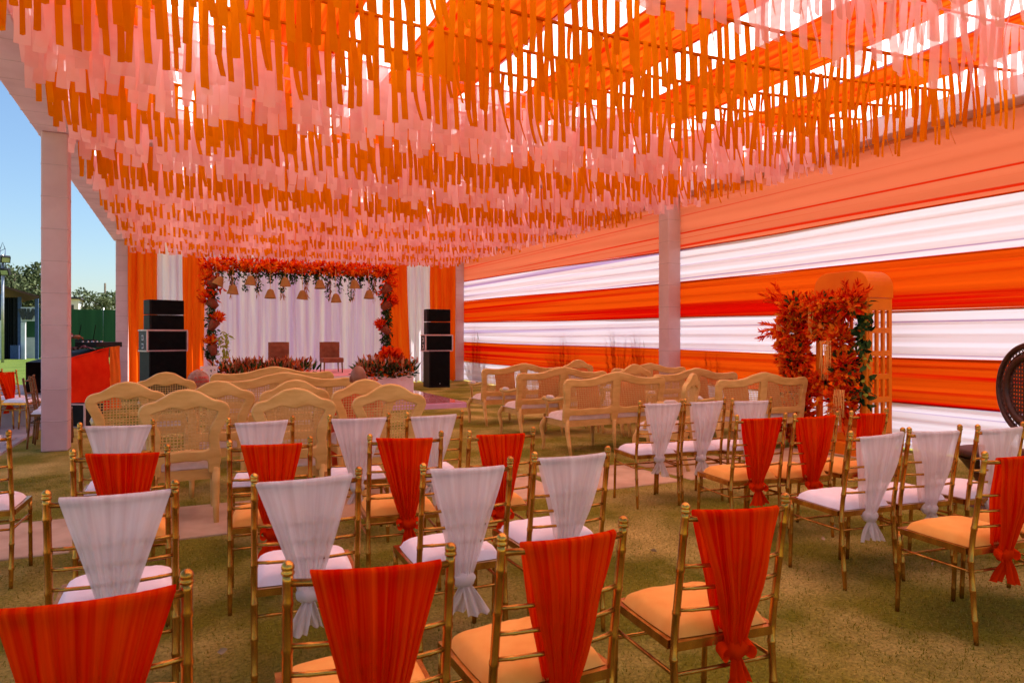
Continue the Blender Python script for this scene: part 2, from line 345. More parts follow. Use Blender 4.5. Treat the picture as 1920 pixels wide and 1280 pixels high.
# paved walk outside the open side
pw = bpy.data.objects.new('paved_walk', None); C.objects.link(pw); tag(pw, kind='structure')
bed = MB(); bed.box(-9, -1.99, -2, 22.3, -.05, .006); bed.build('bedding', M['paving'], pw, False)
for j in range(24):
    y = 4.3+j*.75
    slab_row(pw, -6.0+(.55 if j % 2 else 0), -2.0, y, y+.735, 1.1, .015, M['paving'], .022, -.02)
st = MB(); st.box(-4.6,-3.35,14.2,14.7,0,.22); 
steps = thing('stone_steps', 'low pale stone steps on the paved walk', 'steps', (0,0,0))
bevel(st.build('step', M['paving'], steps, False), .01)
st = MB(); st.box(-4.6,-3.35,14.7,15.2,0,.42); bevel(st.build('step', M['paving'], steps, False), .01)

# grass blades in the near turf
def grass():
    n = 170000
    y = 1.0+7.5*rng.random(n)**1.6; x = -2.0+rng.random(n)*10
    keep = ~((y > 5.4) & (y < 6.44) & (x > -1.9)); x = x[keep]; y = y[keep]; n = len(x)
    p = np.stack([x, y, np.full(n, -.004)], 1); d = rdir(n, 1.1); d[:,2] = np.abs(d[:,2])+.25; d /= np.linalg.norm(d, axis=1)[:,None]
    L = (.011+.016*rng.random(n))[:,None]; a = rng.random(n)*6.28; s = np.stack([np.cos(a), np.sin(a), np.zeros(n)], 1)*.003
    V = np.stack([p-s, p+s, p+d*L], 1).reshape(-1,3)
    o = link('grass', npmesh('grass', V, np.arange(3*n).reshape(-1,3), M['blade'])); tag(o, 'short worn grass blades over the tent floor', 'grass', kind='stuff')
grass()

# ------------------------------------------------------------------ tent structure
def column(x, y, label, lit=False, h=4.03, s=.29):
    t = thing('wrapped_column', label, 'column', (x, y, 0))
    b = MB(); b.box(-s/2, s/2, -s/2, s/2, 0, h); bevel(b.build('cloth_sleeve', M['wrap'], t, False), .02, 3)
    z = .38
    while z < h-.1:
        r = MB(); e = s/2+.003
        r.box(-e, e, -e, e, z-.007, z+.007); bevel(r.build('truss_rung', M['wrap_line'], t, False), .02, 2)
        z += .405
    return t
column(TX0, YM, 'pink-white cloth-wrapped truss column beside folded chairs on the open side')
column(TX0, TY1, 'cloth-wrapped truss column at the corner by the black speaker stack with grey sides')
column(TX1-.02, TY1-.05, 'cloth-wrapped truss column in the corner where drapes meet the striped wall')
column(TX1-.01, YM-.17, 'cloth-wrapped truss column standing midway along the striped wall')
column(TX0, TY0, 'cloth-wrapped truss column behind the rear chair row on the open side')
column(TX1-.02, TY0, 'cloth-wrapped truss column behind the rear chair row at the striped wall')
def beam(p0, p1, label, z0=4.035, z1=4.34, s=.30, step=.55):
    a, b = Vector(p0), Vector(p1); L = (b-a).length; ang = math.atan2((b-a).y, (b-a).x)
    t = thing('roof_beam', label, 'beam', (a.x, a.y, 0), ang)
    m = MB(); m.box(0, L, -s/2, s/2, z0, z1); bevel(m.build('cloth_sleeve', M['wrap'], t, False), .02, 3)
    x = .3
    while x < L:
        r = MB(); e = .003; r.box(x-.007, x+.007, -s/2-e, s/2+e, z0-e, z1+e); bevel(r.build('truss_rung', M['wrap_line'], t, False), .015, 2); x += step
beam((TX0, TY0-.15), (TX0, TY1+.15), 'white cloth-wrapped eave beam running along the open side', s=.42)
beam((TX1+.05, TY0-.15), (TX1+.05, TY1+.15), 'cloth-wrapped eave beam above the striped wall')
for yy, lab in ((TY1, 'cloth-wrapped cross beam above the stage drapes'), (YM, 'cloth-wrapped cross beam over the middle columns'), (TY0, 'cloth-wrapped cross beam behind the chairs')):
    beam((TX0+.23, yy), (TX1-.12, yy), lab, s=.2)

# roof cloth: bands along Y, ruched, sagging in each bay
roof = thing('roof_canopy', 'orange and white striped ruched cloth roof over the tent', 'canopy')
edges = [-1.75,-1.1,-.2,.5,1.4,2.08,3.04,3.68,4.5,5.15,6.05,6.7,7.6,8.5]
for k in range(len(edges)-1):
    x0, x1 = edges[k]-.03, edges[k+1]+.03; m = MB(); P = []
    nx = max(6, int((x1-x0)/.035)); ph = random.random()*6; ph2 = random.random()*6
    for j in range(60):
        y = TY0-.3+(TY1+.6-TY0)*j/59
        if y < YM: u = (y-TY0)/(YM-TY0)
        else: u = (y-YM)/(TY1-YM)
        sag = .24*max(0, 4*u*(1-u)); row = []
        for i in range(nx+1):
            x = x0+(x1-x0)*i/nx
            row.append((x, y, 4.56-sag+.018*math.sin(x*46+ph+.5*math.sin(y*.7+ph2))+.010*math.sin(x*91+y*.9+ph2)-.03*math.sin(math.pi*i/nx)))
        P.append(row)
    m.grid(P); m.build('cloth_band', M['roof_o'] if k % 2 == 1 else M['roof_w'], roof)

# right wall: horizontal bands of pleated cloth on the outer side of the columns
wall = thing('striped_cloth_wall', 'tall side wall of draped orange and white horizontal cloth bands', 'cloth wall')
def wz(z, y): return z + (0 if y < 8 else .22*max(0, (y-8)/13)*min(1, z/3.0))
bands = [(0.02,.60,'w'),(.60,1.18,'o'),(1.18,1.785,'w'),(1.785,2.44,'o'),(2.44,3.06,'w'),(3.06,4.50,'s')]
for k, (z0, z1, c) in enumerate(bands):
    m = MB(); P = []; nz = 22; ph = random.random()*6
    for j in range(90):
        y = TY0-.1+(TY1-TY0+.1)*j/89; row = []
        for i in range(nz+1):
            z = z0+(z1-z0)*i/nz
            row.append((8.41+.010*math.sin(z*34+ph+.6*math.sin(y*.35+k))+.007*math.sin(z*78+y*.5+ph)+.012*math.sin(y*.9+k), y, wz(z, y)+(.012*math.sin(y*.55+k*1.3) if 0 < k else 0)))
        P.append(row)
    m.grid(P); m.build('cloth_band', M['wall_'+c], wall)
# folded hems between bands: doubled cloth rolls
for k, (z0, z1, c) in enumerate(bands[:-1]):
    m = MB(); m.tube([(8.402+.012*math.sin(y*.9+k), y, wz(z1, y)+.012*math.sin(y*.55+k*1.3)) for y in np.linspace(TY0, TY1-.1, 60)], .012, 6)
    m.build('hem', M['wall_o'], wall)
# planting outside the wall whose shadows fall on the cloth
def spiky(x, y, h, n, label):
    t = thing('spiky_plant', label, 'plant', (x, y, 0), 0, 'plants behind the striped wall')
    d = np.stack([rng.normal(size=n)*.03, rng.normal(size=n)*.26, np.ones(n)], 1); p = np.zeros((n,3)); p[:,:2] = rng.normal(size=(n,2))*.08
    link('foliage', leaf_mesh('foliage', p, d, h*(.6+.4*rng.random(n)), .09, M['agave'], curl=.12), t)
    m = MB(); m.tube([(0,0,0),(0,0,.25)], [.07,.04], 7); m.build('stem', M['bark'], t)
for y, h in ((20.2,1.9),(19.6,1.5),(14.7,1.9),(14.1,1.6),(12.3,2.0),(11.5,1.9),(9.3,1.6)):
    spiky(8.78, y, h*1.12, 34, 'spiky garden plant shadowed on the striped cloth wall')

# ------------------------------------------------------------------ drapes at the stage end
def drape(x0, x1, y, z0, z1, mat, name, label, cat='drape', amp=.045, wl=.22, lean=0):
    m = MB(); P = []; nx = int((x1-x0)/.02)+2; ph = random.random()*6
    for j in range(24):
        v = j/23; row = []
        for i in range(nx):
            x = x0+(x1-x0)*i/(nx-1); q = x*2*math.pi/wl+ph+.5*math.sin(v*3+x*4)
            row.append((x+lean*(1-v)+.012*math.sin(v*5+x*9), y+amp*math.sin(q)+amp*.35*math.sin(2.3*q+1.3*v)+.03*(1-v)*math.sin(x*3), z0+(z1-z0)*v+(0.015*math.sin(q) if j == 0 else 0)))
        P.append(row)
    m.grid(P); o = m.build(name, mat); tag(o, label, cat); return o
drape(-1.30,-.60,20.95,.02,4.1,M['drape_o'],'orange_drape','orange floor-length drape beside the open-side corner column')
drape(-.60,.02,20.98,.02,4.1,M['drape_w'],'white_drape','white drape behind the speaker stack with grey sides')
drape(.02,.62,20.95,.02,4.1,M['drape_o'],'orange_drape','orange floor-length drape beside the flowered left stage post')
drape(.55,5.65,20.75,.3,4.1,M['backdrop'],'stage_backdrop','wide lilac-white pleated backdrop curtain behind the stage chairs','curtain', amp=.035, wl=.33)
drape(5.62,6.42,20.95,.02,4.1,M['drape_o'],'orange_drape','wide orange drape between the stage and the plain black speaker stack', lean=.12)
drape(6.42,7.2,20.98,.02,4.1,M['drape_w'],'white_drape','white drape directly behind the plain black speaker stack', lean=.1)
drape(7.2,8.08,20.95,.02,4.1,M['drape_o'],'orange_drape','orange drape next to the corner column of the striped wall')

# ------------------------------------------------------------------ ceiling ribbon garlands
def ribbon_mesh(name, mat, wd, seed):
    r = random.Random(seed); P = []
    k_ = 2.6 if seed % 7 in (2, 5) else 1; tw = k_*r.uniform(-.28,.28); bend = k_*r.uniform(-.025,.025); ph = r.random()*6; L = 1.0; w0 = wd*r.uniform(.85,1.1)
    for j in range(7):
        v = j/6; a = tw*v+.10*math.sin(v*4+ph); cx = bend*v*v+.006*math.sin(v*5+ph); cyy = k_*.02*math.sin(v*3.2+ph)
        ww = w0*(1+.08*math.sin(v*3+ph)); row = []
        for i in (-1, 0, 1):
            u = i*ww/2; row.append((cx+u*math.cos(a), cyy+u*math.sin(a)+(.004 if i == 0 else 0), -v*L+(.012*i*r.uniform(-1,1) if j == 6 else 0)))
        P.append(row)
    m = MB(); m.grid(P); return m.mesh(name, mat)
RO = [ribbon_mesh('ribbon', M['rib_o'], .056, i) for i in range(7)]
RP = [ribbon_mesh('ribbon', M['rib_p'], .088, 20+i) for i in range(7)]
rows = [(2.2,'p'),(2.6,'p'),(3.0,'p'),(3.4,'p'),(4.2,'o'),(4.85,'o'),(5.45,'o'),(6.0,'o'),(6.42,'p'),(6.85,'p'),(7.25,'p'),
        (7.7,'o'),(8.15,'o'),(8.6,'o'),(9.05,'p'),(9.5,'p'),(10.0,'p'),(10.7,'o'),(11.1,'o'),(11.5,'o'),(12.0,'p'),(12.45,'p'),(12.9,'p'),
        (13.4,'o'),(13.9,'o'),(14.4,'p'),(14.9,'p'),(15.4,'p'),(15.9,'o'),(16.4,'o'),(16.9,'p'),(17.4,'p'),(17.9,'p'),(18.4,'o'),(18.9,'o'),(19.4,'p'),(19.9,'p'),(20.3,'o'),(20.65,'p')]
XC, XH = 3.35, 4.62
ordn = ['first','second','third','fourth','fifth','sixth','seventh','eighth','ninth','tenth']
def nth(k): return (ordn + ['eleventh','twelfth','thirteenth','fourteenth','fifteenth','sixteenth','seventeenth','eighteenth','nineteenth','twentieth','twenty-first','twenty-second'])[k]
cnt = {'o':0, 'p':0}; tot = {c: sum(1 for r_ in rows if r_[1] == c) for c in 'op'}
for Y, c in rows:
    k = tot[c]-1-cnt[c]; cnt[c] += 1
    sag = .27 if Y < 8 else .27-.19*(Y-8)/12.6
    def cz(x): return 4.27 - sag*(1-((x-XC)/XH)**2)
    col = 'orange' if c == 'o' else 'pink'
    t = thing('ribbon_garland', f'{col} ribbon fringe garland under the roof, {nth(k)} {col} one counted from the stage', 'garland', (0, Y, 0), 0, f'{col} ribbon garlands under the roof')
    m = MB(); xs = np.linspace(XC-XH, XC+XH, 40); m.tube([(x, 0, cz(x)) for x in xs], .015 if c == 'o' else .010, 6)
    m.build('cord', M['rib_o'] if c == 'o' else M['rib_p'], t)
    pitch = .098 if c == 'o' else .092; x = XC-XH+.05; lst = RO if c == 'o' else RP; jb = MB(); near = Y < 9.2
    while x < XC+XH-.03:
        r_ = random.random(); xx = x+random.uniform(-.018,.018)
        if r_ > (.05 if c == 'o' else .08):
            Ls = random.gauss(.60, .026) if c == 'o' else random.gauss(.56, .035)
            if random.random() < .03: Ls *= .75
            me = random.choice(lst); yw = random.gauss(0, .13) ; tl = random.gauss(0, .014)
            z = cz(xx); pr = proj((xx, Y, z-.3)); prb = proj((xx, Y, z-Ls))
            vis = near and pr is not None and -30 < pr[0] < 1950 and prb[1] > -5
            Mx = Matrix.Translation((xx, random.uniform(-.02,.02), z)) @ Matrix.Rotation(yw, 4, 'Z') @ Matrix.Rotation(tl, 4, 'Y') @ Matrix.Diagonal((random.uniform(.85,1.15), 1, Ls, 1))
            if vis:
                o = link('ribbon', me, t); o.matrix_local = Mx
            else:
                jb.add([Mx @ v.co for v in me.vertices], [tuple(p.vertices) for p in me.polygons])
        x += pitch
    if jb.v:
        o = jb.build('ribbon_fringe', M['rib_o'] if c == 'o' else M['rib_p'], t); o['kind'] = 'stuff'

# ------------------------------------------------------------------ gold bamboo chairs
def lean(z): return -.03*(1-z/.42) if z < .42 else -.075*(z-.42)/.5
def bamboo(mb, p0, p1, r, n=9, nodes_=3, ends=1.0, bow=None):
    p0, p1 = Vector(p0), Vector(p1); pts = []; rad = []
    ts = [0]
    for k in range(nodes_):
        c = (k+.5)/nodes_; ts += [c-.022, c-.008, c+.008, c+.022]
    ts.append(1)
    for t in ts:
        p = p0.lerp(p1, t)
        if bow: p = p + Vector(bow)*(1-(2*t-1)**2)
        pts.append(p); rad.append(r)
    i = 1
    for k in range(nodes_):
        rad[i+1] = r*1.13; rad[i+2] = r*1.13; i += 4
    return mb.tube(pts, rad, n)
def chair_parts(mat):
    parts = []
    for s in (-1, 1):
        zs = [0,.05,.10,.105,.115,.12,.2,.24,.245,.255,.26,.34,.375,.38,.39,.395,.5,.535,.54,.55,.555,.66,.685,.69,.70,.705,.78,.805,.81,.82,.825,.87,.885]
        rr = []
        for z in zs:
            b = 1.15 if any(abs(z-q) < .0056 for q in (.11,.25,.385,.545,.695,.815)) else 1
            rr.append((.0128 if z > .1 else .0105+.0023*z/.1)*b)
        m = MB(); m.tube([(s*.2, lean(z), z) for z in zs], rr, 10)
        parts.append(('rear_post', m.mesh('rear_post', mat), []))
        f = MB(); f.lathe([(.0128,0),(.0158,.003),(.0158,.008),(.0135,.011),(.0152,.016),(.0155,.021),(.0125,.028),(.007,.033),(.0,.035)], 12, (s*.2, lean(.885), .885))
        parts[-1][2].append(('finial', f.mesh('finial', mat)))
        m = MB(); bamboo(m, (s*.205,.395,0), (s*.205,.375,.43), .0115, 9, 3); parts.append(('front_leg', m.mesh('front_leg', mat), []))
        m = MB(); bamboo(m, (s*.2,.0,.335), (s*.205,.375,.335), .0072, 8, 2); parts.append(('stretcher', m.mesh('stretcher', mat), []))
    for y, z in ((.378,.30),(-.005,.335)):
        m = MB(); bamboo(m, (-.2,y,z), (.2,y,z), .0072, 8, 3); parts.append(('stretcher', m.mesh('stretcher', mat), []))
    m = MB(); bamboo(m, (-.2,lean(.865),.865), (.2,lean(.865),.865), .0098, 9, 2, bow=(0,-.035,0)); parts.append(('top_rail', m.mesh('top_rail', mat), []))
    for z in (.705,.63,.555):
        m = MB(); bamboo(m, (-.2,lean(z),z), (.2,lean(z),z), .0070, 8, 4, bow=(0,-.03,0)); parts.append(('back_slat', m.mesh('back_slat', mat), []))
    m = MB()
    m.box(-.2,.2,-.015,.012,.415,.445); m.box(-.215,.215,.362,.39,.415,.445); m.box(-.214,-.190,.012,.362,.415,.445); m.box(.190,.214,.012,.362,.415,.445)
    m.box(-.19,.19,.012,.362,.422,.43)
    parts.append(('seat_frame', m.mesh('seat_frame', mat, False), []))
    return parts
def cushion_mesh(mat, seed):
    r = random.Random(seed); m = MB(); N = 22; P = []; ph = r.random()*6
    for j in range(N+1):
        row = []; v = -1+2*j/N
        for i in range(N+1):
            u = -1+2*i/N; e = max(abs(u), abs(v)); k = (1-max(0,abs(u))**6)*(1-abs(v)**6)
            su, sv_ = u*(1-.035*v*v*abs(u)), v*(1-.035*u*u*abs(v))
            wr = .004*math.sin(14*(abs(u)+abs(v))+ph+5*u*v)*(e**3)*k
            row.append((su*.198, .185+sv_*.182, .447+.052*k**.5*(1+.12*(1-u*u)*(1-v*v))+wr))
        P.append(row)
    m.grid(P); b = len(m.v)
    Q = [[(p[0]*.99, .185+(p[1]-.185)*.99, .4455) for p in row] for row in P]
    m.grid([list(reversed(r2)) for r2 in Q]); return m.mesh('cushion', mat)
def sash_meshes(mat, seed, sheer):
    r = random.Random(seed); NU = 81; ph = [r.random()*6 for _ in range(6)]; off = r.uniform(-.018,.018)
    wt = r.uniform(.150,.178); wk = r.uniform(.036,.046); zk = r.uniform(.405,.43); xk = r.uniform(-.02,.02); topsh = r.uniform(-.008,.008)
    nd = [r.uniform(9,12), r.uniform(19,24), r.uniform(36,44)]
    if sheer: wt = r.uniform(.170,.186)
    if sheer: nd = [r.uniform(5,8), r.uniform(11,15), r.uniform(24,30)]
    def pleat(u, v):
        return (math.sin(nd[0]*u+ph[0]+.4*v)+.9*math.sin(nd[1]*u+ph[1]-.5*v)+.7*math.sin(nd[2]*u+ph[2]))*.5
    def pt(u, v, side):
        z0 = .879+topsh*u; z = z0+(zk-z0)*v
        e = (1-v)**(.92 if not sheer else 1.05); hw = wk+(wt-wk)*e
        x = u*hw+off*(1-v)+xk*v
        amp = (.0016+.0105*math.sin(min(1,v*1.25)*math.pi*.62))
        y = lean(z)-.035*(1-(x/.2)**2)*(1-.55*v)
        y += side*(.0135*(1-v)+.020*v+.010*math.sin(math.pi*v))
        y += amp*pleat(u, v)*(1 if side < 0 else .8)
        y += side*.012*v*(1-u*u)
        y += .009*math.sin(7*v+3.5*u+ph[4])*4*v*(1-v)*.6
        # drawn-in folds near the gathered edge
        x += .004*math.sin(23*u+ph[3])*v*(1-v)*2
        return (x, y, z)
    m = MB(); us = [-1+2*i/(NU-1) for i in range(NU)]
    rows_ = [[pt(u, v, -1) for u in us] for v in np.linspace(1, 0, 26)]
    for a in (40, 90, 140):
        row = []
        for u in us:
            p = pt(u, 0, -1); q = pt(u, 0, 1); c = [(p[k]+q[k])/2 for k in range(3)]; hr = (q[1]-p[1])/2
            row.append((c[0], c[1]-hr*math.cos(R(a)), c[2]+.011*math.sin(R(a))))
        rows_.append(row)
    rows_ += [[pt(u, v, 1) for u in us] for v in np.linspace(0, 1, 20)]
    m.grid(rows_); body = m.mesh('sash', mat)
    uvl = body.uv_layers.new(name='uv'); vi = np.empty(len(body.loops), dtype=np.int32); body.loops.foreach_get('vertex_index', vi)
    uvl.data.foreach_set('uv', np.stack([(vi % NU)/(NU-1)+seed*.37, (vi//NU)/30.], 1).astype(np.float32).ravel())
    # knot: lumpy wrap with gathered tails
    k = MB(); c = Vector((xk, lean(zk)-.030, zk-.015)); P = []
    for j in range(13):
        th = math.pi*j/12; row = []
        for i in range(21):
            a = 2*math.pi*i/20; rr = 1+.10*math.sin(5*a+ph[4]+2*th)+.07*math.sin(9*a+3*th)
            row.append(c+Vector((.050*rr*math.sin(th)*math.cos(a), .034*rr*math.sin(th)*math.sin(a), .036*math.cos(th)*rr)))
        P.append(row)
    k.grid(P)
    def tail(ang, L, w1, dy, sw):
        rows2 = []
        for j in range(11):
            v = j/10; row = []
            for i in range(13):
                u = -1+2*i/12; hw = .014+(w1-.014)*v**.7
                x = u*hw; z = -v*L*(1+.12*u*sw); yy = .012*math.sin(7*u+ph[5]+3*v)*(.3+v)+.005*math.sin(15*u+ph[1])*v+dy*v
                q = Vector((x*math.cos(ang)-z*math.sin(ang)*-1, yy, x*math.sin(ang)*-1+z*math.cos(ang)))
                row.append(c+Vector((0,-.012,-.012))+q)
            rows2.append(row)
        k.grid(rows2)
    tail(r.uniform(-.45,-.05), r.uniform(.11,.17), r.uniform(.035,.06), -.02, 1)
    tail(r.uniform(.1,.6), r.uniform(.09,.15), r.uniform(.035,.055), .015, -1)
    if not sheer:
        for sd_ in (-1, 1):          # small bow loops
            rows2 = []
            for j in range(13):
                a = math.pi*2*j/12; row = []
                for i in range(5):
                    u = -1+.5*i; rr = .036
                    row.append(c+Vector((sd_*(.030+rr*(1-math.cos(a))*.55), u*.020*math.sin(a/2)-.014, rr*.62*math.sin(a)+.008*u)))
                rows2.append(row)
            k.grid(rows2)
    return body, k.mesh('knot', mat)
CP = {'g': chair_parts(M['gold']), 'd': chair_parts(M['gold_dark'])}
SA = {'o': [sash_meshes(M['sash_o'], 100+i, False) for i in range(9)], 'w': [sash_meshes(M['sash_w'], 200+i, True) for i in range(9)]}
CU = {'o': [cushion_mesh(M['cush_o'], i) for i in range(3)], 'w': [cushion_mesh(M['cush_w'], 9+i) for i in range(3)]}
nch = 0
def gold_chair(x, y, rz, col, label, group='gold bamboo chairs', z=0, tone='g', sash=True, variant=None, seatcol=None):
    global nch
    t = thing('bamboo_chair', label, 'chair', (x, y, z), rz, group)
    for nm, me, subs in CP[tone]:
        o = link(nm, me, t)
        for sn, sm in subs: link(sn, sm, o)
    v = nch if variant is None else variant
    link('cushion', CU[seatcol or col][v % 3], t)
    if sash:
        b, k = SA[col][(v*5) % 9]; o = link('sash', b, t); link('knot', k, o); o.scale = (random.choice((-1,1))*random.uniform(.93,1.03), 1, 1)
    nch += 1; return t
def row_of(lst, col, rowname, block):
    """posts given as (x_left, y_left, x_right, y_right) at the top of the back, aisle side first"""
    for i, (a, b, c, d) in enumerate(lst):
        cx, cyy = (a+c)/2, (b+d)/2; ang = math.atan2(d-b, c-a)
        ang = max(-.14, min(.14, ang))
        x = cx-math.sin(ang)*.07; y = cyy+math.cos(ang)*.07
        cn = 'orange' if col == 'o' else 'white'
        gold_chair(x, y, ang, col, f'gold bamboo chair with {cn} sash, {ordn[i]} from the aisle, {rowname} row, {block}', f'gold bamboo chairs in rows, {block}')
A_, B_ = 'open-side block', 'striped-wall block'
row_of([(1.447,1.73,1.86,1.69),(.775,1.676,1.185,1.681),(.222,1.69,.629,1.656),(-.39,1.74,.01,1.73)], 'o', 'rearmost', A_)
row_of([(1.451,2.80,1.89,2.795),(.902,2.75,1.327,2.736),(.234,2.83,.672,2.79),(-.44,2.83,-.005,2.83)], 'w', 'second', A_)
row_of([(1.47,3.60,1.87,3.58),(.926,3.70,1.323,3.66),(.21,3.80,.63,3.76),(-.48,3.81,-.05,3.79)], 'o', 'third', A_)
row_of([(1.43,4.66,1.83,4.62),(.90,4.74,1.31,4.68),(.265,4.84,.68,4.78),(-.59,4.98,-.15,4.98),(-1.30,4.78,-.88,4.76)], 'w', 'fourth', A_)
row_of([(3.37,1.90,3.75,1.86),(3.88,1.86,4.27,1.84)], 'o', 'rearmost', B_)
row_of([(3.42,2.645,3.80,2.61),(3.87,2.60,4.24,2.55),(4.36,2.50,4.74,2.46)], 'w', 'second', B_)
row_of([(3.43,3.55,3.80,3.46),(3.86,3.42,4.22,3.40),(4.35,3.37,4.75,3.38)], 'o', 'third', B_)
row_of([(3.46,4.68,3.83,4.61),(3.91,4.66,4.28,4.56),(4.33,4.52,4.68,4.44)], 'w', 'fourth', B_)
# side chairs at the open side
gold_chair(-2.33, 12.6, R(-116), 'o', 'gold bamboo chair with orange sash and white cushion standing sideways on paved walk', z=.024, variant=1, seatcol='w')
gold_chair(-2.62, 13.2, R(-114), 'w', 'gold bamboo chair without sash on paved walk behind an orange-sashed chair', z=.024, variant=2, sash=False)
gold_chair(-1.76, 10.85, R(-93), 'w', 'gold bamboo chair in painted-in shade, pushed up behind the open-side column', tone='d', sash=False)
gold_chair(-1.80, 11.38, R(-88), 'w', 'second gold bamboo chair in painted-in shade behind the open-side column, farther along', tone='d', sash=False)

# ------------------------------------------------------------------ carved cane armchairs and settees
def sm(half, n=5):
    h = crom(half, n); p = [(v.x, v.y) for v in h]; return p + [(-x, z) for x, z in reversed(p) if x > 1e-5]
AO = sm([(0,.505),(.08,.50),(.14,.505),(.170,.485),(.176,.44),(.178,.40),(.2,.398),(.228,.40),(.238,.45),(.244,.53),(.232,.61),(.232,.68),(.262,.77),(.298,.845),(.304,.885),(.285,.925),(.245,.945),(.20,.955),(.15,.985),(.09,1.022),(.04,1.036),(0,1.042)])
AI = sm([(0,.565),(.10,.558),(.15,.562),(.180,.58),(.184,.62),(.176,.67),(.188,.74),(.224,.82),(.240,.872),(.215,.892),(.16,.908),(.11,.928),(.06,.922),(0,.905)])
def leg_pts(x0, y0, x1, y1, h): return [(x0,y0,h),(x0+(x1-x0)*.2,y0+(y1-y0)*.2,h*.75),(x0+(x1-x0)*.6,y0+(y1-y0)*.6,h*.35),(x1,y1,0)]
def arms(mb_list, hw, depth):
    out = []
    for s in (-1, 1):
        m = MB(); x = s*hw
        p = crom([(x*.99,.0,.70),(x*1.03,.12,.675),(x*1.07,.26,.66),(x*1.07,.36,.675),(x*1.07,.40,.665)], 5); m.tube(p, [.020+.006*(i/len(p)) for i in range(len(p)-3)]+[.030,.030,.016], 8)
        p = crom([(x*1.06,.36,.655),(x*1.05,.33,.58),(x*1.02,.38,.50),(x*1.0,.40,.44)], 5); m2 = MB(); m2.tube(p, .019, 8)
        m3 = MB(); m3.tube([(x*1.045,.16,.685),(x*1.06,.20,.697),(x*1.07,.30,.693),(x*1.07,.33,.68)], [.012,.024,.024,.012], 8)
        out.append((m, m2, m3))
    return out
def seat_pad(hw, depth, z0, th, mat):
    m = MB(); N = 18; P = []
    for j in range(N+1):
        v = -1+2*j/N; row = []
        for i in range(N+1):
            u = -1+2*i/N; k = (1-abs(u)**8)*(1-abs(v)**6); row.append((u*hw, depth/2+v*depth/2+.03, z0+th*k**.4+.006*(1-u*u)))
        P.append(row)
    m.grid(P); m.box(-hw*.99, hw*.99, .035, depth+.025, z0-.004, z0+.002); return m.mesh('seat_cushion', mat)
def cane_proto(kind):
    if kind == 'chair': hw, depth = .236, .50; outer, holes = AO, [AI]
    else:
        hw, depth = .74, .52
        outer = sm([(0,.40),(.03,.405),(.04,.46),(.06,.49),(.2,.495),(.45,.49),(.64,.495),(.672,.47),(.68,.41),(.71,.40),(.735,.42),(.738,.55),(.732,.68),(.745,.80),(.75,.87),(.72,.915),(.66,.925),(.55,.915),(.42,.918),(.30,.935),(.20,.965),(.10,.985),(.04,.998),(0,1.0)])
        h = [(.045,.58),(.045,.72),(.045,.86),(.06,.905),(.11,.905),(.19,.885),(.29,.862),(.42,.85),(.55,.85),(.64,.855),(.682,.835),(.682,.75),(.672,.66),(.682,.58),(.66,.553),(.50,.545),(.33,.552),(.17,.545)]
        h = [(v.x, v.y) for v in crom(h, 4, True)]; holes = [h, [(-x, z) for x, z in h]]
    P = {}
    P['back_frame'] = plate('back_frame', [outer]+holes, M['wood'], .048, .013, 3)
    P['cane_panel'] = [cane_mesh('cane_panel', h, M['cane']) for h in holes]
    m = MB(); cr = crom([(-.05,0,1.03),(-.03,0,1.052),(0,0,1.058),(.03,0,1.052),(.05,0,1.03)], 4)
    dz = 0 if kind == 'chair' else -.042
    for cx_, rr in ((0,.019),(-.032,.014),(.032,.014)):
        m.lathe([(0,-rr),(rr*.7,-rr*.7),(rr,0),(rr*.7,rr*.7),(0,rr)], 10, (cx_, -.006, 1.035+dz-.4*abs(cx_)))
    P['carved_crest'] = m.mesh('carved_crest', M['wood'])
    P['legs'] = []
    for s in (-1, 1):
        m = MB(); m.tube([(s*hw*.93,0,.43),(s*hw*.93,-.01,.30),(s*hw*.92,-.05,.12),(s*hw*.92,-.085,0)], [.032,.030,.024,.019], 9); P['legs'].append(m.mesh('leg', M['wood']))
        m = MB(); q = crom([(s*hw*.97,depth-.03,.40),(s*hw*1.02,depth+.01,.30),(s*hw*1.0,depth-.02,.12),(s*hw*1.0,depth,0)], 4); m.tube(q, np.linspace(.034,.017,len(q)), 9); P['legs'].append(m.mesh('leg', M['wood']))
    if kind != 'chair':
        for yy in (-.01, depth-.02):
            m = MB(); m.tube([(0,yy,.40),(0,yy,.2),(0,yy-.02,0)], [.028,.024,.017], 8); P['legs'].append(m.mesh('leg', M['wood']))
    m = MB(); m.box(-hw*.95,hw*.95,.018,depth+.01,.335,.415); P['apron'] = m.mesh('apron', M['wood'], False)
    P['seat_cushion'] = seat_pad(hw*.97, depth-.03, .417, .085, M['seat_pad'])
    P['arms'] = [[a.mesh('armrest', M['wood']), b.mesh('arm_support', M['wood']), c.mesh('arm_pad', M['seat_pad'])] for a, b, c in arms(None, hw, depth)]
    return P
PROTO = {k: cane_proto(k) for k in ('chair', 'settee')}
def cane_seat(kind, x, y, rz, label, group, armsp=True, sc=1):
    p = PROTO[kind]; t = thing('cane_armchair' if kind == 'chair' else 'cane_settee', label, 'armchair' if kind == 'chair' else 'settee', (x, y, .0), rz, group)
    t.scale = (sc, sc, sc)
    b = link('back_frame', p['back_frame'], t); b.rotation_euler.x = 0; link('carved_crest', p['carved_crest'], b)
    for cmesh in p['cane_panel']: link('cane_panel', cmesh, b)
    # lean the back a little
    b.location = (0, 0, .41); b.rotation_euler.x = R(7)
    for ch in b.children: ch.location = (0,0,0)
    for lm in p['legs']: link('leg', lm, t)
    link('apron', p['apron'], t); link('seat_cushion', p['seat_cushion'], t)
    if armsp:
        for a, s, pd in p['arms']:
            o = link('armrest', a, t); link('arm_pad', pd, o); link('arm_support', s, t)
    return t
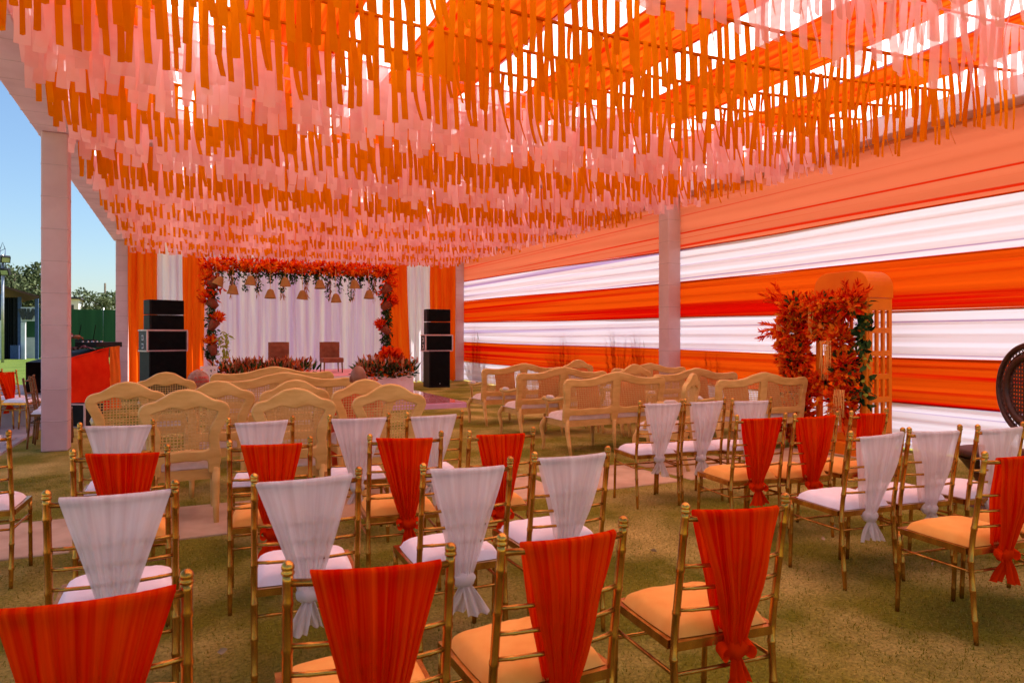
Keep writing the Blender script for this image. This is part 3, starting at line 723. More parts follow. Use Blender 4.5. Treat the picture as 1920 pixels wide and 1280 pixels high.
# the back frame hinges at seat height: move mesh origin there
for k in PROTO:
    for me in [PROTO[k]['back_frame'], PROTO[k]['carved_crest']] + PROTO[k]['cane_panel']:
        me.transform(Matrix.Translation((0,0,-.41)))
GA = 'beige carved cane armchairs'
for x, y, rz, lab in ((.02,5.80,2,'beige cane-back armchair directly ahead of the third orange-sashed row, outermost of the near pair'),
                      (-.45,7.00,6,'beige cane-back armchair in second armchair row, nearest the open-side column'),
                      (.30,6.82,-3,'beige cane-back armchair in second armchair row, next to the outermost one'),
                      (-.17,8.7,3,'beige cane-back armchair just in front of the stack of speakers with grey sides'),
                      (.80,5.58,-4,'beige cane-back armchair in front armchair row with chipped crest, middle of row'),
                      (.95,6.66,2,'beige cane-back armchair hidden behind the chipped-crest armchair'),
                      (1.56,6.46,3,'beige cane-back armchair where a bald man sits'),
                      (1.60,5.72,-3,'beige cane-back armchair beside the aisle, near the pink glossy deck'),
                      (6.25,10.3,0,'beige cane-back armchair between the far settees by the striped wall'),
                      (5.96,8.25,4,'beige cane-back armchair between two settees near the mid-wall column'),
                      (5.02,5.92,35,'beige cane-back armchair turned sideways in front of the wall-side settees')):
    cane_seat('chair', x, y+.04, R(rz), lab, GA)
GS = 'beige cane settees'
for x, y, rz, lab in ((4.94,7.25,0,'beige two-panel cane settee with two orange pillows, closest to the aisle stones'),
                      (5.02,8.72,0,'beige two-panel cane settee in the middle of the aisle-side column of settees'),
                      (5.12,10.2,0,'beige cane settee beside the corner of the pink glossy deck'),
                      (7.05,9.35,0,'beige cane settee standing in front of the mid-wall column'),
                      (6.55,7.62,0,'beige cane settee between the mid-wall column and the orange booth'),
                      (6.52,6.35,0,'beige cane settee partly hidden by the red flowers of the booth'),
                      (1.04,8.16,0,'beige cane settee behind the armchairs, facing the stage'),
                      (1.12,9.75,0,'beige cane settee of the open-side block standing closest to the stage')):
    cane_seat('settee', x, y, R(rz), lab, GS, sc=1.0 if x > 2 else 1.04)
def pillow(x, y, z, rz, rx, lab, s=.2):
    m = MB(); N = 12
    for sgn in (1, -1):
        P = []
        for j in range(N+1):
            v = -1+2*j/N; row = []
            for i in range(N+1):
                u = -1+2*i/N; k = (1-u**4)*(1-v**4); row.append((u*s*(1-.07*(1-v*v)), sgn*.065*max(0,k)**.6, v*s*(1-.07*(1-u*u))))
            P.append(row if sgn > 0 else list(reversed(row)))
        m.grid(P)
    o = m.build('throw_pillow', M['pillow'], None, loc=(x, y, z), rot=(R(rx),0,R(rz))); tag(o, lab, 'pillow', 'orange throw pillows')
pillow(4.86,10.31,.69,5,-8,'square burnt-orange pillow on the settee beside the pink deck')
pillow(4.90,8.84,.70,-6,-8,'burnt-orange pillow leaning upright on the middle aisle-side settee')
pillow(5.20,8.90,.66,24,-24,'tilted burnt-orange pillow beside the upright one on the middle settee', .17)
pillow(4.64,7.38,.68,12,-8,'burnt-orange pillow at the arm end of the settee closest to aisle stones')
pillow(5.32,7.37,.68,-10,-8,'burnt-orange pillow at the inner end of the settee closest to aisle stones')
pillow(6.75,7.74,.69,8,-8,'burnt-orange pillow on the settee between mid-wall column and booth')
pillow(6.25,6.47,.69,-5,-8,'burnt-orange pillow on the settee hidden by booth flowers')
pillow(6.85,6.48,.68,15,-10,'second burnt-orange pillow on the settee hidden by booth flowers')

# ------------------------------------------------------------------ stage
deck = thing('stage_platform', 'low white-fronted stage with pink carpet top', 'stage')
m = MB(); m.box(.25,5.15,17.05,20.6,0,.47); bevel(m.build('base', M['white_paint'], deck, False), .01)
m = MB(); m.box(.3,5.1,17.1,20.55,.472,.49); m.build('carpet', M['pinkdeck'], deck, False)
gd = thing('glossy_deck', 'low pink glossy mirror deck with lilac edge in front of the stage', 'deck')
m = MB(); m.box(1.2,5.25,13.0,16.4,0,.10); m.build('lilac_edge', M['lilac'], gd, False)
for i in range(3):
    for j in range(3):
        m = MB(); x0 = 1.22+i*1.345; y0 = 13.06+j*1.11; m.box(x0,x0+1.335,y0,y0+1.10,.102,.112); m.build('gloss_panel', M['gloss'], gd, False)
def planter(x0, x1, y0, y1, h, n, label, arch=False):
    t = thing('flower_planter', label, 'planter', ((x0+x1)/2, (y0+y1)/2, 0)); L = (x1-x0)/2; W = (y1-y0)/2
    m = MB(); m.box(-L,L,-W,W,0,h); bevel(m.build('trough', M['white_paint'], t, False), .008)
    def base(k, sx=1.05, zz=0):
        return np.stack([(rng.random(k)*2-1)*L*sx, (rng.random(k)*2-1)*W*1.1, np.full(k, h-.02+zz)], 1)
    k = int(n*2.2); p = base(k); d = rdir(k, .7); link('foliage', leaf_mesh('foliage', p+d*.13+[0,-.05,.03], d, .16+.1*rng.random(k), .05, M['leaf']), t)
    k = int(n*1.6); p = base(k); d = rdir(k, 1.5); d[:,2] = np.abs(d[:,2])+.4; d /= np.linalg.norm(d, axis=1)[:,None]
    hh = (.08+.50*rng.random(k)*np.clip(1.05-(p[:,0]/L-arch*.6)**2*.75, .25, 1)) if arch else .08+.34*rng.random(k)
    link('rust_blooms', leaf_mesh('rust_blooms', p+d*hh[:,None], d, .07+.14*rng.random(k), .03+.05*rng.random(k), M['protea']), t)
    k = int(n*.5); p = base(k); d = rdir(k, 2.2); d[:,2] = np.abs(d[:,2])+1; d /= np.linalg.norm(d, axis=1)[:,None]
    link('pampas_plumes', leaf_mesh('pampas_plumes', p+d*.15, d, .26+.16*rng.random(k), .065, M['pampas']), t)
    k = int(n*.6); cs = base(k, 1.02, .12)+rng.normal(size=(k,3))*np.array([.02,.05,.10]); cs[:,1] -= .08
    link('orange_flowers', flower_mesh('orange_flowers', cs, .09, M['fl_or'], 7, 2), t)
    k = int(n*.7); cs = base(k, 1.02, .08)+rng.normal(size=(k,3))*np.array([.02,.05,.09]); cs[:,1] -= .10
    link('cream_flowers', flower_mesh('cream_flowers', cs, .055, M['cream_fl'], 6, 1), t)
    if arch:
        k = 150; a = rng.random(k)*math.pi; d = np.stack([np.cos(a), rng.normal(size=k)*.3-.2, np.sin(a)], 1)
        link('red_dome', leaf_mesh('red_dome', np.array([arch*.3,0,h+.38])+d*(.10+.16*rng.random(k))[:,None], d, .16, .08, M['fl_red']), t)
    return t
planter(3.95,5.22,16.45,17.0,.47,190,'white trough of rust blooms and pampas beside the aisle end of the stage', arch=.35)
planter(.74,2.7,16.55,17.0,.50,200,'long trough of dried pampas and orange flowers on the open-side half of stage')
jp = [(-.17,0),(.17,0),(.17,.80),(-.17,.80)]
holes = []
for i in range(4):
    for j in range(6):
        x = -.125+.084*i+random.uniform(-.012,.012); z = .15+.115*j+random.uniform(-.012,.012); a = random.random()*3
        holes.append([(x+.028*math.cos(t_)*math.cos(a)-.014*math.sin(t_)*math.sin(a), z+.028*math.cos(t_)*math.sin(a)+.014*math.sin(t_)*math.cos(a)) for t_ in np.linspace(0, 6.28, 9)[:-1]])
o = link('cutout_panel', plate('cutout_panel', [jp]+holes, M['white_paint'], .02, .002), None, (.53, 16.42, .0)); tag(o, 'white panel with cut-out leaf holes at the stage corner', 'panel')
for x, lab in ((2.30,'brown tufted chair on the stage, on the open side'),(3.62,'brown tufted chair on the stage, on the striped-wall side')):
    t = thing('tufted_chair', lab, 'chair', (x, 18.9, .49))
    m = MB(); P = []
    for j in range(19):
        z = .30+.52*j/18; row = []
        for i in range(19):
            u = -.26+.52*i/18; tuft = .018*abs(math.sin(u*18+ (0 if int(z*8) % 2 else 1.57))*math.sin(z*24)); row.append((u, -.03-tuft+.02*(abs(u)/.26)**6, z-.02*(abs(u)/.26)**6*(j/18)))
        P.append(row)
    m.grid(P); m.box(-.26,.26,-.02,.06,.30,.815); m.build('backrest', M['velvet'], t)
    for u in (-.13,0,.13):
        for z in (.45,.62):
            b = MB(); b.lathe([(0,-.012),(.012,0),(0,.012)], 8, (u, -.045, z)); b.build('button', M['velvet'], t)
    m = MB(); m.box(-.27,.27,-.55,-.03,.27,.40); bevel(m.build('seat', M['velvet'], t, False), .03, 3)
    for sx in (-1, 1):
        for yy in (-.5, .02):
            m = MB(); m.tube([(sx*.23,yy,.28),(sx*.24,yy,0)], [.022,.014], 8); m.build('leg', M['gold_dark'], t)
# flowered frame
fr = thing('flower_arch', 'stage frame dressed with red-orange flowers, hanging greenery and tilted baskets', 'flower arch', (0, 18.35, 0))
PX = (.62, 5.05)
for x in PX:
    m = MB(); m.box(x-.05,x+.05,-.05,.05,.49,3.35); m.build('post', M['white_paint'], fr, False)
m = MB(); m.box(PX[0]-.05,PX[1]+.05,-.05,.05,3.25,3.35); m.build('crossbar', M['white_paint'], fr, False)
def tubecloud(p0, p1, n, r, spread=1):
    t = rng.random(n)[:,None]; c = np.array(p0)*(1-t)+np.array(p1)*t; d = rdir(n); return c+d*r*(.4+.6*rng.random(n))[:,None]*spread, d
p, d = tubecloud((PX[0]-.15,-.05,3.24),(PX[1]+.15,-.05,3.24),1200,.12); link('red_leaves', leaf_mesh('red_leaves', p, d, .13, .055, M['fl_red']), fr)
p, d = tubecloud((PX[0]-.15,-.08,3.22),(PX[1]+.15,-.08,3.22),800,.13); link('orange_leaves', leaf_mesh('orange_leaves', p, d, .12, .055, M['fl_or']), fr)
p, d = tubecloud((PX[0],-.02,3.12),(PX[1],-.02,3.12),700,.15); link('foliage', leaf_mesh('foliage', p, d, .12, .05, M['leaf']), fr)
link('orange_flowers', flower_mesh('orange_flowers', tubecloud((PX[0],-.22,3.2),(PX[1],-.22,3.2),70,.12)[0], .16, M['fl_or'], 9, 2), fr)
for k, x in enumerate(np.linspace(.85, 4.9, 15)):
    n = 70; Lv = random.choice((.35,.5,.65,.28)); t = rng.random(n); c = np.stack([x+rng.normal(size=n)*.045, -.1+rng.normal(size=n)*.04, 3.1-t*Lv], 1); d = rdir(n, -.8)
    o = link('hanging_vine', leaf_mesh('hanging_vine', c, d, .07, .035, M['leaf']), fr)
for k, x in enumerate(np.linspace(1.1, 4.7, 7)):
    n = 26; t = rng.random(n); c = np.stack([x+rng.normal(size=n)*.02, -.05+rng.normal(size=n)*.02, 3.1-t*.62], 1); d = rdir(n, -2)
    link('hanging_amber_tassel', leaf_mesh('hanging_amber_tassel', c, d, .16, .03, M['pampas']), fr)
for x, zs, s in ((PX[0], ((2.75,-35),(2.25,-48),(1.72,28),(1.12,-12)), -1), (PX[1], ((2.72,40),(2.28,50),(1.62,-42)), 1)):
    for z, a in zs:
        mt = Matrix.Translation((x+.06*s*-1, -.16, z)) @ Matrix.Rotation(R(a*1.0), 4, 'Y')
        m = MB(); m.lathe([(.0,-.13),(.07,-.13),(.13,.13),(.118,.13),(.06,-.11)], 16, (0,0,0), mt)
        o = m.build('basket', M['terracotta'], fr)
        top = np.array(mt @ Vector((0,0,.16))); ax = np.array((mt.to_3x3() @ Vector((0,0,1))))
        n = 90; d = rdir(n)+ax*.9; link('basket_flowers', leaf_mesh('basket_flowers', top+d*.05, d, .08+.10*rng.random(n), .05, M['fl_or'] if s < 0 or z > 2.5 else M['fl_red']), o)
        n = 24; d = rdir(n)+ax*.7; link('basket_red_leaves', leaf_mesh('basket_red_leaves', top+d*.06, d, .18, .045, M['fl_red']), o)
    n = 650; t = rng.random(n); c = np.stack([x+rng.normal(size=n)*.06-.03*s, -.08+rng.normal(size=n)*.05, .9+t*2.0], 1); link('climbing_foliage', leaf_mesh('climbing_foliage', c, rdir(n,-.6), .11, .045, M['leaf']), fr)
    n = 90; t = rng.random(n); c = np.stack([x+rng.normal(size=n)*.10, -.12+rng.normal(size=n)*.06, 2.3+t*.95], 1); link('corner_red_leaves', leaf_mesh('corner_red_leaves', c, rdir(n), .17, .06, M['fl_red']), fr)
n = 60; t = rng.random(n); c = np.stack([.92+rng.normal(size=n)*.07, -.2+rng.normal(size=n)*.05, .95+t*.6], 1)
link('trailing_foliage', leaf_mesh('trailing_foliage', c, rdir(n,-.9), .16, .05, M['leaf_y']), fr)
# hanging rattan shades
shade = MB(); shade.lathe([(.055,.10),(.06,.105),(.075,.08),(.105,.0),(.138,-.105),(.144,-.11),(.132,-.108),(.10,0),(.06,.09)], 20)
shm = shade.mesh('shade', M['rattan']); dome = MB(); dome.lathe([(0,.125),(.03,.12),(.058,.10)], 16); dm = dome.mesh('cap', M['rattan'])
for k, (px, py) in enumerate(((437,551),(470,534),(507,559),(535,537),(567,561),(600,541),(630,567),(665,541),(692,560))):
    q = at(px, py-8, Y=18.0)
    t = thing('hanging_lampshade', f'small woven rattan lampshade, {ordn[k]} along the stage crossbar from the open side', 'lampshade', q, 0, 'rattan shades over the stage')
    sh_ = link('shade', shm, t); link('cap', dm, sh_); sh_.rotation_euler = (R(random.uniform(-4,4)), R(random.uniform(-4,4)), random.random()*6)
    m = MB(); m.tube([(0,0,.12),(0,.05,3.2-q.z)], .005, 5); m.build('cord', M['yarn'], t)
q = at(411,527,Y=18.0); t = thing('hanging_lampshade', 'tilted rattan lampshade hooked to the flowered post on the open side', 'lampshade', q, 0, 'rattan shades over the stage')
sh_ = link('shade', shm, t); link('cap', dm, sh_); sh_.rotation_euler = (0, R(24), 0)
m = MB(); m.tube([(-.04,0,.11),(-.1,.06,.6)], .005, 5); m.build('cord', M['yarn'], t)

# ------------------------------------------------------------------ speakers
def pa_stack(x, y, rz, widths, label):
    t = thing('speaker_stack', label, 'speakers', (x, y, 0), R(rz)); z = 0
    (sw, sd_, sh), (cw, cd, ch), (aw, ad, ah) = widths
    s = MB(); s.box(-sw/2,sw/2,-sd_/2,sd_/2,0,sh); sub = s.build('subwoofer', M['black_box'], t, False); bevel(sub, .012)
    gq = MB(); gq.box(-sw/2+.03,sw/2-.03,-sd_/2-.012,-sd_/2+.002,.05,sh-.03); gq.build('grille', M['black'], sub, False)
    z = sh+.004
    c = MB(); c.box(-cw/2,cw/2,-cd/2,cd/2,z,z+ch); case = c.build('cabinet', M['grey_box'], t, False); bevel(case, .01)
    gq = MB(); gq.box(-cw/2+.04,cw/2-.04,-cd/2-.010,-cd/2+.002,z+.035,z+ch-.035); gq.build('grille', M['black'], case, False)
    e = MB(); r_ = .016
    for zz in (z, z+ch):
        e.box(-cw/2-.008,cw/2+.008,-cd/2-.014,-cd/2+.014,zz-r_,zz+r_); e.box(-cw/2-.014,-cw/2+.01,-cd/2+.014,cd/2,zz-r_,zz+r_)
    for xx in (-cw/2, cw/2): e.box(xx-r_,xx+r_,-cd/2-.016,-cd/2+.016,z+r_,z+ch-r_)
    e.build('edging', M['edge'], case, False)
    for k in (0, 1):
        h = MB(); h.box(-cw/2-.012,-cw/2+.002,-.05-.0,.05,z+.06+k*.2,z+.18+k*.2); hh = h.build('handle_plate', M['white_paint'], case, False)
        h = MB(); h.box(-cw/2-.016,-cw/2-.011,-.03,.03,z+.08+k*.2,z+.16+k*.2); h.build('handle_recess', M['black'], hh, False)
    z += ch+.02
    for k in range(2):
        a = MB(); p = [(-aw/2,-ad/2),(aw/2,-ad/2),(aw/2,ad/2*.3),(aw/2*.9,ad/2),(-aw/2*.9,ad/2),(-aw/2,ad/2*.3)]
        a.add([(u,v,z) for u,v in p]+[(u,v*.96,z+ah) for u,v in p], [tuple(range(5,-1,-1)), tuple(range(6,12))]+[(i,(i+1)%6,6+(i+1)%6,6+i) for i in range(6)])
        o = a.build('line_array_box', M['black_box'], t, False); bevel(o, .01)
        gq = MB(); gq.box(-aw/2+.05,aw/2-.01,-ad/2-.010,-ad/2+.002,z+.02,z+ah-.02); gq.build('grille', M['black'], o, False)
        z += ah+.02
    m = MB(); m.box(-.012,.012,-sd_/2-.016,-sd_/2-.011,.10,.125); m.build('badge', M['metal'], sub, False)
pa_stack(-.42, 18.9, 20, ((.86,.7,1.10),(.92,.62,.50),(.80,.55,.35)), 'tall black speaker stack with grey sides and pale-edged cabinet by the white drape')
pa_stack(6.62, 18.7, -2, ((.62,.6,1.04),(.80,.5,.45),(.70,.45,.35)), 'plain black speaker stack at the striped-wall side of the stage')

# ------------------------------------------------------------------ orange booth with flowers
bt = thing('arched_booth', 'orange arched booth with paned side door, smothered in red and orange flowers', 'booth', (7.55, 5.62, 0))
# local frame: x from front (0) to wall (.45), y along the front (0 near .. .72 far)
m = MB(); m.box(-.28,.48,-.03,.78,0,.16); bevel(m.build('plinth', M['booth'], bt, False), .01)
m = MB(); m.box(-.16,.46,0,.74,.161,.26); bevel(m.build('step', M['booth_y'], bt, False), .01)
# side door (plane facing the chairs, -Y): outline in x,z with panes
def pane_rects(x0, x1, z0, z1, nx, nz, gx, gz):
    out = []; wx = (x1-x0-gx*(nx-1))/nx; wz_ = (z1-z0-gz*(nz-1))/nz
    for i in range(nx):
        for j in range(nz):
            a = x0+i*(wx+gx); b = z0+j*(wz_+gz); out.append([(a,b),(a+wx,b),(a+wx,b+wz_),(a,b+wz_)])
    return out
side = plate('side_door', [[(0,.26),(.42,.26),(.42,1.92),(0,1.92)]]+pane_rects(.06,.37,.42,1.78,3,5,.035,.06), M['booth_y'], .035, .004)
link('side_door', side, bt, (0, .0, 0))
back = plate('back_panel', [[(.36,.26),(.72,.26),(.72,1.92),(.36,1.92)]]+pane_rects(.41,.67,.42,1.78,2,5,.03,.06), M['booth_y'], .03, .004)
link('back_panel', back, bt, (.43, .02, 0), (0,0,R(90)))
# arched top: rounded solid, extruded towards the wall
aro = [(0,0),(.78,0),(.78,.10)]+[(.78-.20+.20*math.cos(t_), .12+.20*math.sin(t_)) for t_ in np.linspace(.1,1.57,7)]+[(.20-.20*math.sin(t_), .12+.20*math.cos(t_)) for t_ in np.linspace(0,1.47,7)]+[(0,.10)]
link('arched_top', plate('arched_top', [aro], M['booth'], .46, .01), bt, (.205, -.02, 1.94), (0,0,R(90)))
for yy in (.02, .70):
    m = MB(); m.box(-.04,.03,yy-.03,yy+.03,.26,1.93); bevel(m.build('front_post', M['booth_y'], bt, False), .006)
m = MB(); m.box(-.04,.03,.05,.67,1.84,1.93); bevel(m.build('lintel', M['booth_y'], bt, False), .006)
def fcloud(c, r, n): 
    d = rdir(n); return np.array(c)+d*np.array(r)*(.3+.7*rng.random(n))[:,None], d
clusters = [((-.16,.95,1.95),(.14,.22,.18),1.2),((-.16,.55,1.98),(.13,.30,.12),1.2),((-.15,.20,1.98),(.12,.20,.14),.8),((-.15,1.05,1.62),(.15,.20,.25),1.3),((-.15,.98,1.22),(.15,.20,.26),1.3),((-.15,.92,.80),(.15,.22,.28),1.2),
            ((-.15,.98,.45),(.15,.24,.24),1.1),((-.14,.55,1.72),(.10,.16,.16),.7),((-.13,.30,1.45),(.10,.13,.22),.7),((-.13,.24,1.05),(.11,.12,.25),.8),((-.13,.26,.68),(.12,.15,.18),.7),((-.14,.6,.92),(.06,.2,.05),.3),((-.14,.9,.2),(.12,.14,.2),.5)]
pr_, dr_, po_, do_, pg_, dg_, fo_, fa_ = [], [], [], [], [], [], [], []
for c, r_, k in clusters:
    c = (c[0], c[1], c[2]-.14 if c[2] > 1.5 else c[2]-.04); r_ = tuple(q_*1.08 for q_ in r_)
    p, d = fcloud(c, r_, int(190*k)); pr_.append(p); dr_.append(d)
    p, d = fcloud(c, r_, int(190*k)); po_.append(p); do_.append(d)
    p, d = fcloud(c, r_, int(45*k)); pg_.append(p); dg_.append(d)
    p, d = fcloud(c, np.array(r_)*1.05, int(24*k)); p[:,0] -= .05; fo_.append(p)
    p, d = fcloud(c, np.array(r_)*1.0, int(9*k)); p[:,0] -= .06; fa_.append(p)
link('red_leaves', leaf_mesh('red_leaves', np.concatenate(pr_), np.concatenate(dr_), .11, .045, M['fl_red']), bt)
link('orange_leaves', leaf_mesh('orange_leaves', np.concatenate(po_), np.concatenate(do_), .10, .045, M['fl_or']), bt)
link('foliage', leaf_mesh('foliage', np.concatenate(pg_), np.concatenate(dg_), .09, .05, M['leaf']), bt)
link('orange_flowers', flower_mesh('orange_flowers', np.concatenate(fo_), .10, M['fl_or'], 8, 2), bt)
link('amber_flowers', flower_mesh('amber_flowers', np.concatenate(fa_), .11, M['fl_amber'], 9, 2), bt)
# feathery sprays
def spray(c, dirs, L, mat, name):
    P=[]; D=[]
    for dv in dirs:
        dv = np.array(dv, float); dv /= np.linalg.norm(dv); sd2 = np.cross(dv, [.4,.1,.9]); sd2 /= np.linalg.norm(sd2)
        for t in np.linspace(.15,1,14):
            for s in (-1,1):
                P.append(np.array(c)+dv*L*t+[0,0,-.10*t*t*L]); D.append(dv*.9+sd2*s*(.9-.5*t)+rng.normal(size=3)*.15)
    link(name, leaf_mesh(name, P, D, .10, .022, mat), bt)
spray((-.16,1.12,1.86), [(-.1,.6,.6),(-.2,.3,.9),(-.1,.9,.3),(-.3,.5,.4)], .34, M['fl_red'], 'feathery_spray')
spray((-.16,.14,1.84), [(-.1,-.4,.7),(-.2,-.7,.5),(-.1,.1,.9),(.1,-.7,.6)], .30, M['fl_red'], 'feathery_spray')
spray((-.16,1.15,1.55), [(-.1,.9,.3),(-.1,1,.0),(-.3,.9,-.3)], .34, M['fl_red'], 'feathery_spray')
spray((-.16,1.10,.52), [(-.1,.9,.1),(-.2,.9,-.3),(-.3,.8,.4)], .34, M['fl_red'], 'feathery_spray')
spray((-.16,.28,.62), [(-.2,-.3,-.7),(-.2,.5,-.6),(-.2,-.7,-.3)], .30, M['fl_red'], 'feathery_spray')
spray((-.16,.7,.5), [(-.2,.1,-.7),(-.2,.5,-.6)], .28, M['fl_red'], 'feathery_spray')
n = 130; t = rng.random(n); c = np.stack([-.05+rng.normal(size=n)*.03, .03+rng.normal(size=n)*.04, .62+t*1.25], 1)
link('dark_climber', leaf_mesh('dark_climber', c, rdir(n), .12, .06, M['leaf']), bt)
n = 26; t = rng.random(n); c = np.stack([-.08+rng.normal(size=n)*.03, -.02+rng.normal(size=n)*.03, .75+t*1.1], 1)
link('yellow_green_leaves', leaf_mesh('yellow_green_leaves', c, rdir(n), .06, .04, M['leaf_y']), bt)
# hanging yarn tassels
for (y0, z0, ln, k) in ((1.12,1.62,.48,6),(.40,1.40,.50,8),(.82,.86,.55,6),(.20,.80,.50,7),(.62,1.9,.42,4),(.33,.62,.55,4)):
    m = MB()
    for i in range(k):
        yy = y0+(i-k/2)*.022; L = ln*random.uniform(.55,1)
        m.tube([(-.27,yy,z0),(-.28+random.uniform(-.01,.01),yy+random.uniform(-.012,.012),z0-L*.5),(-.275,yy+random.uniform(-.01,.01),z0-L)], .006, 5)
    m.build('yarn_tassel', M['yarn'], bt)
link('hanging_flower_sprigs', leaf_mesh('hanging_flower_sprigs', *(lambda p, d: (p, d))(*fcloud((-.22,.62,.72),(.05,.35,.12),60)), .08, .04, M['fl_or']), bt)

# ------------------------------------------------------------------ peacock chair at the wall end
def peacock():
    t = thing('peacock_chair', 'dark brown woven peacock chair with round openwork back', 'chair', (6.62, 3.36, 0), R(62))
    def ell(cx, cz, a, b, y, n=48): return [(cx+a*math.cos(2*math.pi*i/n), y, cz+b*math.sin(2*math.pi*i/n)) for i in range(n+1)]
    for a, b, r_, nm in ((.42,.40,.026,'outer_hoop'),(.31,.30,.034,'inner_hoop'),(.36,.345,.008,'thin_hoop')):
        m = MB(); m.tube(ell(0,.98,a,b,0), r_, 8, False); m.build(nm, M['dark_cane'], t)
    for i in range(52):
        a = 2*math.pi*i/52; m = MB()
        cx, cz = .365*math.cos(a), .98+.352*math.sin(a); m.tube([(cx+.022*math.cos(q), 0, cz+.022*math.sin(q)) for q in np.linspace(0,6.283,11)], .0045, 5, False)
        m.build('cane_ring', M['dark_cane'], t)
    poly = [(p[0], p[2]) for p in ell(0,.98,.29,.28,0)][:-1]
    link('cane_panel', cane_mesh('cane_panel', poly, M['dark_cane'], .034, .017, .003), t)
    m = MB(); m.lathe([(0,.40),(.27,.40),(.30,.42),(.30,.46),(.27,.475),(0,.48)], 24, (0,.30,0)); m.build('seat', M['dark_cane'], t)
    m = MB(); m.lathe([(.29,.40),(.20,.28),(.15,.2),(.20,.10),(.30,0)], 24, (0,.30,0)); m.build('hourglass_base', M['dark_cane'], t)
    for s in (-1,1):
        m = MB(); m.tube([(s*.2,.02,.62),(s*.22,.12,.42)], .02, 8); m.build('back_strut', M['dark_cane'], t)
peacock()

# ------------------------------------------------------------------ people
def skin_body(name, pts, edges_, rad, mat, parent=None, sub=2):
    me = bpy.data.meshes.new(name); me.from_pydata(pts, edges_, []); o = link(name, me, parent)
    sk = o.modifiers.new('skin', 'SKIN'); sk.use_smooth_shade = True
    for i, r_ in enumerate(rad): me.skin_vertices[0].data[i].radius = (r_, r_) if not hasattr(r_, '__len__') else r_
    for i in range(len(pts)): me.skin_vertices[0].data[i].use_root = (i == 0)
    sb = o.modifiers.new('sub', 'SUBSURF'); sb.levels = sub; sb.render_levels = sub
    me.materials.append(mat); return o
def head(parent, c, mat, hair=None, s=1, yaw=0, cap=None):
    """head with brow, nose, mouth, chin and ears, looking along +Y"""
    m = MB(); P = []; N = 28; c = Vector(c); rot = Matrix.Rotation(yaw, 3, 'Z')
    for j in range(19):
        th = math.pi*j/18; row = []; zz = math.cos(th)
        for i in range(N+1):
            a = 2*math.pi*i/N; x = math.sin(th)*math.cos(a); y = math.sin(th)*math.sin(a)
            rx = .076*(1-.16*max(0,-zz)); ry = .096*(1-.08*max(0,-zz)); rz_ = .118
            q = Vector((x*rx, y*ry, zz*rz_))
            if y > .55*math.sin(th) and abs(x) < .22 and -.30 < zz < .12: q.y += .022*(1-abs(x)/.22)*(1-abs(zz+.15)/.25 if abs(zz+.15) < .25 else 0)
            if y > .3 and abs(abs(x)-.36) < .16 and .0 < zz < .25: q.y -= .009
            if y > .3 and abs(x) < .3 and -.58 < zz < -.46: q.y -= .006
            row.append(c+rot @ q*s)
        P.append(row)
    m.grid(P); h = m.build('head', mat, parent)
    for sd2 in (-1,1):
        e = MB(); e.lathe([(0,-.012),(.018,-.010),(.026,0),(.018,.008),(0,.004)], 10, c+rot @ Vector((sd2*.078,-.008,-.012))*s, Matrix.Rotation(R(90*sd2),4,'Y') @ Matrix.Diagonal((1.3,.75,1,1))); e.build('ear', mat, h)
    if hair:
        g2 = MB(); P = []
        for j in range(11):
            th = math.pi*.62*j/10; row = []
            for i in range(N+1):
                a = 2*math.pi*i/N; lim = 1-.30*max(0, math.sin(a)); t2 = th*lim
                q = Vector((.081*math.sin(t2)*math.cos(a), .101*math.sin(t2)*math.sin(a), .124*math.cos(t2))); row.append(c+rot @ q*s)
            P.append(row)
        g2.grid(P); g2.build('hair', hair, h)
    return h
def hand(parent, c, d, mat, side=1):
    """palm with four curled fingers and a thumb off its side"""
    c = Vector(c); d = Vector(d).normalized(); s = d.cross(Vector((0,0,1))); s = s.normalized() if s.length > .05 else Vector((1,0,0)); n_ = s.cross(d)
    m = MB(); m.tube([c-d*.03, c+d*.01, c+d*.05, c+d*.085], [.026,.034,.038,.030], 10)
    for k in range(4):
        b = c+d*.08+s*(k-1.5)*.018; L = (.065,.078,.074,.056)[k]
        m.tube([b, b+d*L*.45-n_*.006, b+d*L*.75-n_*.025, b+d*L*.85-n_*.042], [.010,.009,.008,.006], 7)
    b = c+d*.02+s*side*.032; m.tube([b, b+(d*.5+s*side*.7)*.035, b+(d*.8+s*side*.5)*.065], [.012,.010,.007], 7)
    m.build('hand', mat, parent)
